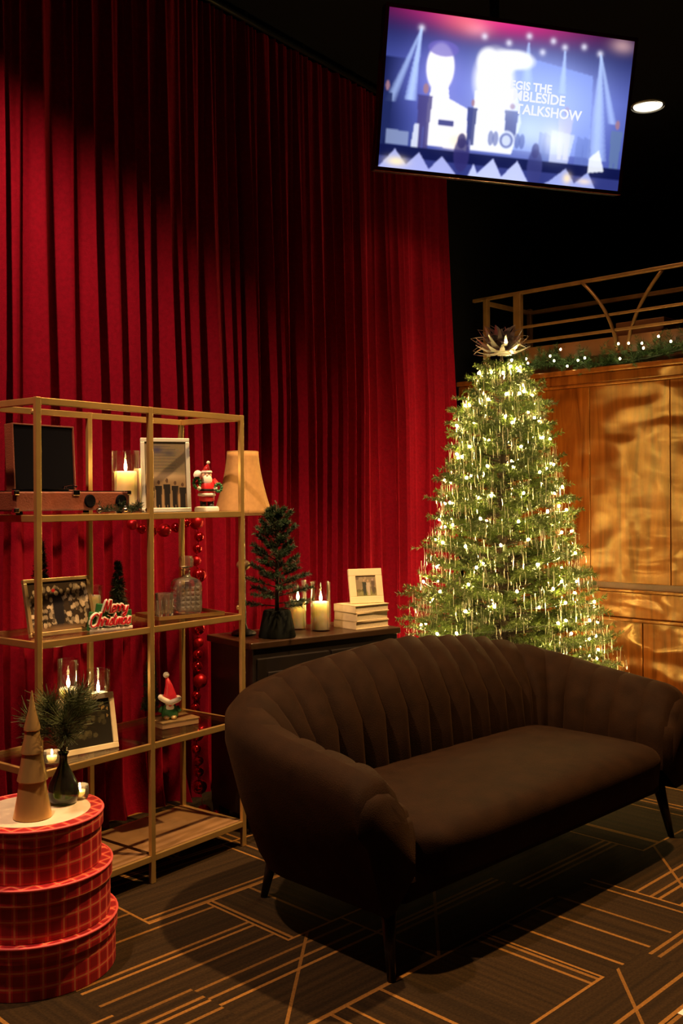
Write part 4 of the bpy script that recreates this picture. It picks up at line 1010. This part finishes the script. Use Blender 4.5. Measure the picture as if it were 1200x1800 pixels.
# ------------------------------------------------------------------ christmas tree
CT = thing('christmas_tree', 'tall green christmas tree covered in warm lights and tinsel', 'christmas tree', (2.66, -0.06, 0))
PROF = [(0.22, 0.66), (0.45, 0.68), (0.70, 0.60), (0.90, 0.515), (1.10, 0.450), (1.50, 0.355), (1.90, 0.262), (2.12, 0.185), (2.25, 0.10), (2.30, 0.04)]
def fit(r, a): return min(r, 0.44 / max(1e-3, math.sin(a))) if math.sin(a) > 0 else r   # flattened where it stands against the curtain
def trad(z): return float(np.interp(z, [p[0] for p in PROF], [p[1] for p in PROF]))
MB().tube([(0, 0, .02), (0, 0, 1.2), (0, 0, 2.28)], [.035, .026, .008], 12).build('trunk', 'bark', CT, True)
for k in range(4):
    a = k * PI / 2 + .4; MB().tube([(.03 * math.cos(a), .03 * math.sin(a), .12), (.26 * math.cos(a), .26 * math.sin(a), .012)], [.014, .011], 8).build('stand_leg', 'wire_green', CT, True)
tw = []; br = MB(); rnd = random.Random(12); tips = []
nb = 430
for i in range(nb):
    f_ = (i + .5) / nb; z = .24 + 2.0 * (1 - (1 - f_) ** .62) if False else .24 + 2.0 * f_ ** 1.45
    a = i * 2.39996 + rnd.uniform(-.2, .2); Rr = fit(trad(z) * rnd.uniform(.74, 1.05), a); dz = Rr * rnd.uniform(-.05, .22)
    p0 = Vector((0, 0, z - .04)); p1 = Vector((math.cos(a) * Rr, math.sin(a) * Rr, z + dz)); br.tube([tuple(p0), tuple(p1)], [.006, .002], 5, caps=False)
    ln = max(.10, Rr * .62); e = (p1 - p0).normalized(); tips.append((p1, e))
    nt_ = 6 if Rr < .25 else 11
    for k in range(nt_):
        tt = 1 - (k / nt_) * .70; q = p0.lerp(p1, tt); b2 = a + (1 if k % 2 else -1) * rnd.uniform(.35, 1.0) if k else a
        l2 = rnd.uniform(.05, .09) * (1 if Rr > .2 else .7); dd = Vector((math.cos(b2), math.sin(b2), rnd.uniform(-.25, .55))).normalized() * l2
        tw.append((tuple(q - dd * .25), tuple(q + dd)))
br.build('branches', 'bark', CT); 
o = cloud_obj('foliage', [needle_cloud(tw, 56, 0.021, 0.0046, 1.0)], 'needle_green', CT); o['kind'] = 'stuff'
# tinsel strands hanging from the twigs
vs, qs = [], []
for i in range(2600):
    z = .4 + 1.85 * rnd.random() ** 1.1; a = rnd.uniform(0, 2 * PI); r = fit(trad(z) * rnd.uniform(.84, 1.06), a); L = rnd.uniform(.02, .12); w_ = rnd.uniform(.0010, .0022)
    x, y = r * math.cos(a), r * math.sin(a); b2 = rnd.uniform(0, PI); dx, dy = w_ * math.cos(b2), w_ * math.sin(b2); sw = rnd.uniform(-.05, .05); n0 = len(vs)
    for k in range(5):
        t = k / 4; tw2 = b2 + t * rnd.uniform(-1.5, 1.5); dx, dy = w_ * math.cos(tw2), w_ * math.sin(tw2); px, py, pz = x + sw * t * t + .006 * t, y + sw * t * .5, z - L * t
        vs += [(px - dx, py - dy, pz), (px + dx, py + dy, pz)]
        if k: qs.append((n0 + 2 * k - 2, n0 + 2 * k - 1, n0 + 2 * k + 1, n0 + 2 * k))
o = link('tinsel', fastmesh('tinsel', np.array(vs), np.array(qs)), 'tinsel', CT); o['kind'] = 'stuff'
# fairy lights and their wire, wound round the tree
wire = []; BL = MB().ball((0, 0, 0), .0068, 10, 7, (1, 1, 1.3)).build('fairy_light', 'bulb', CT, True)
nbulb = 200
for i in range(nbulb):
    f_ = (i + .5) / nbulb; z = .32 + 1.93 * f_ ** 1.22; a = 17 * 2 * PI * f_ ** .9 + rnd.uniform(-.25, .25); r = fit(trad(z) * rnd.uniform(.80, 1.03), a)
    p = (r * math.cos(a), r * math.sin(a), z + rnd.uniform(-.03, .03)); wire.append((p[0] * .98, p[1] * .98, p[2] - .01))
    b_ = BL if i == 0 else BL.copy()
    if i: C.objects.link(b_)
    b_.location = p; b_.rotation_euler = (rnd.uniform(-1, 1), rnd.uniform(-1, 1), 0)
MB().tube(wire, .0016, 4).build('light_wire', 'wire_green', CT)

# silver gift bow as the tree topper
BW = thing('gift_bow', 'large shiny silver star bow on top of the christmas tree', 'bow', (2.655, -0.065, 2.315))
rnd = random.Random(3)
def bow_loop(a, el, L, wd):
    pts = []; n = 12
    for i in range(n + 1):
        t = i / n
        # a folded ribbon loop: out along a pointed tip and back underneath
        if t < .5: u = t * 2; x = L * u; z = .055 * math.sin(PI * min(1, u * .9)) * (1 - u * .7)
        else: u = (1 - t) * 2; x = L * u * .98; z = -.030 * math.sin(PI * u) * (1 - u * .5)
        pts.append((x, z, wd * (1 - .97 * (x / L) ** 1.3)))
    mb = MB(); mb.m = Matrix.Rotation(a, 4, 'Z') @ Matrix.Rotation(-el, 4, 'Y'); vs = []; fs = []
    for x, z, w2 in pts: vs += [(x, -w2 / 2, z), (x, w2 / 2, z)]
    for i in range(n): fs.append((2 * i, 2 * i + 1, 2 * i + 3, 2 * i + 2))
    o = mb.add(vs, fs).build('ribbon_loop', 'bow_silver', BW, False); s_ = o.modifiers.new('thickness', 'SOLIDIFY'); s_.thickness = .0012
for tier, (n, el, L) in enumerate(((12, .02, .185), (11, .33, .185), (9, .68, .175), (6, 1.05, .155), (3, 1.35, .13))):
    for k in range(n): bow_loop(2 * PI * k / n + tier * .37, el + rnd.uniform(-.08, .08), L * rnd.uniform(.88, 1.08), .066)
MB().lathe([(.05, -.012), (.055, -.006), (.05, .004), (.01, .02)], 20).build('bow_base', 'bow_silver', BW, True)

# ------------------------------------------------------------------ hat boxes
def hatbox(z0, r, h_, lab):
    t = thing('hat_box', lab, 'hat box', (-0.665, -0.205, z0), 0, 'stack of round red plaid hat boxes')
    n = 64
    def drum(name, r0, r1, za, zb_, bot, par):
        me = bpy.data.meshes.new(name); vs = []; fs = []
        for z, rr in ((za, r0), (zb_, r1)):
            for i in range(n): a = 2 * PI * i / n; vs.append((rr * math.cos(a), rr * math.sin(a), z))
        fs = [(i, (i + 1) % n, n + (i + 1) % n, n + i) for i in range(n)] + [tuple(range(n - 1, -1, -1)), tuple(range(n, 2 * n))]
        me.from_pydata(vs, [], fs); uv = me.uv_layers.new(name='wrap')
        for p in me.polygons:
            for li_, vi in zip(p.loop_indices, p.vertices):
                x, y, z = vs[vi]
                if len(p.vertices) == 4:
                    a = math.atan2(y, x) % (2 * PI)
                    if p.index == n - 1 and vi % n == 0: a = 2 * PI
                    uv.data[li_].uv = (a * r, z + z0)
                else: uv.data[li_].uv = (x + 1, y + 1)
        return link(name, me, 'plaid_paper', par, bevel=.0025, seg=2)
    drum('body', r, r, 0, h_ - .008, True, t); lid = drum('lid', r + .006, r + .006, h_ - .050, h_, False, t)
    MB().tube([((r + .005) * math.cos(a), (r + .005) * math.sin(a), h_ - .003) for a in np.linspace(0, 2 * PI, 65)], .0045, 8).build('lid_rim', 'lid_red', lid, True)
    return t, lid
hatbox(0.0, .245, .16, 'bottom and widest red plaid hat box, standing on the carpet'); hatbox(.1605, .230, .16, 'middle red plaid hat box of the stack')
_, lid3 = hatbox(.321, .203, .16, 'top red plaid hat box with a cream lid, under the gold cone')
MB().lathe([(.168, 0), (.170, .001), (.168, .002)], 56, (0, 0, .160)).build('lid_disc', 'box_lid_top', lid3)
ZT = .4835
# gold cone tree
GC = thing('gold_cone_tree', 'tiered gold metal cone tree on the top hat box', 'ornament', (-.712, -.262, ZT))
for i, (r0, r1, za, zb_) in enumerate(((.058, .038, 0, .125), (.046, .029, .112, .205), (.034, .020, .195, .275), (.025, .002, .265, .385))):
    MB().lathe([(r0 * .92, za), (r0, za + .002), (r0 * .97, za + .010), (r1 + (r0 - r1) * .35, za + (zb_ - za) * .55), (r1, zb_)], 32).build('cone_tier', 'cone_gold', GC, 'auto')
# green glass vase with pine sprigs
VS = thing('glass_vase', 'teardrop green glass vase holding pine sprigs on the top hat box', 'vase', (-.568, -.222, ZT))
MB().lathe([(.030, 0), (.042, .004), (.050, .030), (.046, .062), (.026, .100), (.013, .128), (.012, .150), (.018, .162), (.0165, .162), (.0105, .150), (.0115, .128), (.024, .100), (.043, .062), (.047, .030), (.039, .007), (.001, .006)], 32).build('vase_body', 'green_glass', VS, True)
rnd = random.Random(8)
BU = thing('pine_bunch', 'bunch of long needled pine sprigs in the green glass vase', 'pine bunch', (-.568, -.222, ZT))
for i in range(9):
    a = i * 2.4; sp_ = rnd.uniform(.03, .12); hgt = rnd.uniform(.20, .33)
    p = [(.004 * math.cos(a + 2), .004 * math.sin(a + 2), .012), (.004 * math.cos(a), .004 * math.sin(a), .16), (sp_ * .5 * math.cos(a), sp_ * .5 * math.sin(a), .16 + (hgt - .10) * .5), (sp_ * math.cos(a) - .008, sp_ * math.sin(a), hgt)]
    MB().tube(p, [.002, .002, .0018, .0012], 6).build('stem', 'bark', BU, True)
    tw = [(p[1], p[2]), (p[2], p[3]), (p[2], p[3])]; e = Vector(p[3]) - Vector(p[2])
    for k in range(3):
        dd = Vector((math.cos(a + rnd.uniform(-1.3, 1.3)) * .05, math.sin(a + rnd.uniform(-1.3, 1.3)) * .05, .06)); q = Vector(p[2]).lerp(Vector(p[3]), rnd.random() * .6); tw.append((tuple(q), tuple(q + dd)))
    o = cloud_obj('needles', [needle_cloud(tw, 62, 0.060, 0.0020, .55)], 'sprig_needle', BU); o['kind'] = 'stuff'
votive((-.505, -.222, .4815), 'small lit glass votive at the edge of the top hat box')
# a scrap of white paper on the carpet at the picture's right edge
PS = MB().add([(0, 0, .0005), (.10, .01, .0005), (.09, .13, .004), (-.01, .12, .0005), (0, 0, .0015), (.10, .01, .0015), (.09, .13, .005), (-.01, .12, .0015)], [(3, 2, 1, 0), (4, 5, 6, 7), (0, 1, 5, 4), (1, 2, 6, 5), (2, 3, 7, 6), (3, 0, 4, 7)]).build('paper_scrap', 'paper_white')
PS.location = (0.2135, -2.0256, 0); PS.rotation_euler = (0, 0, R(-15)); tag(PS, 'small white paper scrap lying on the carpet before the sofa', 'paper')
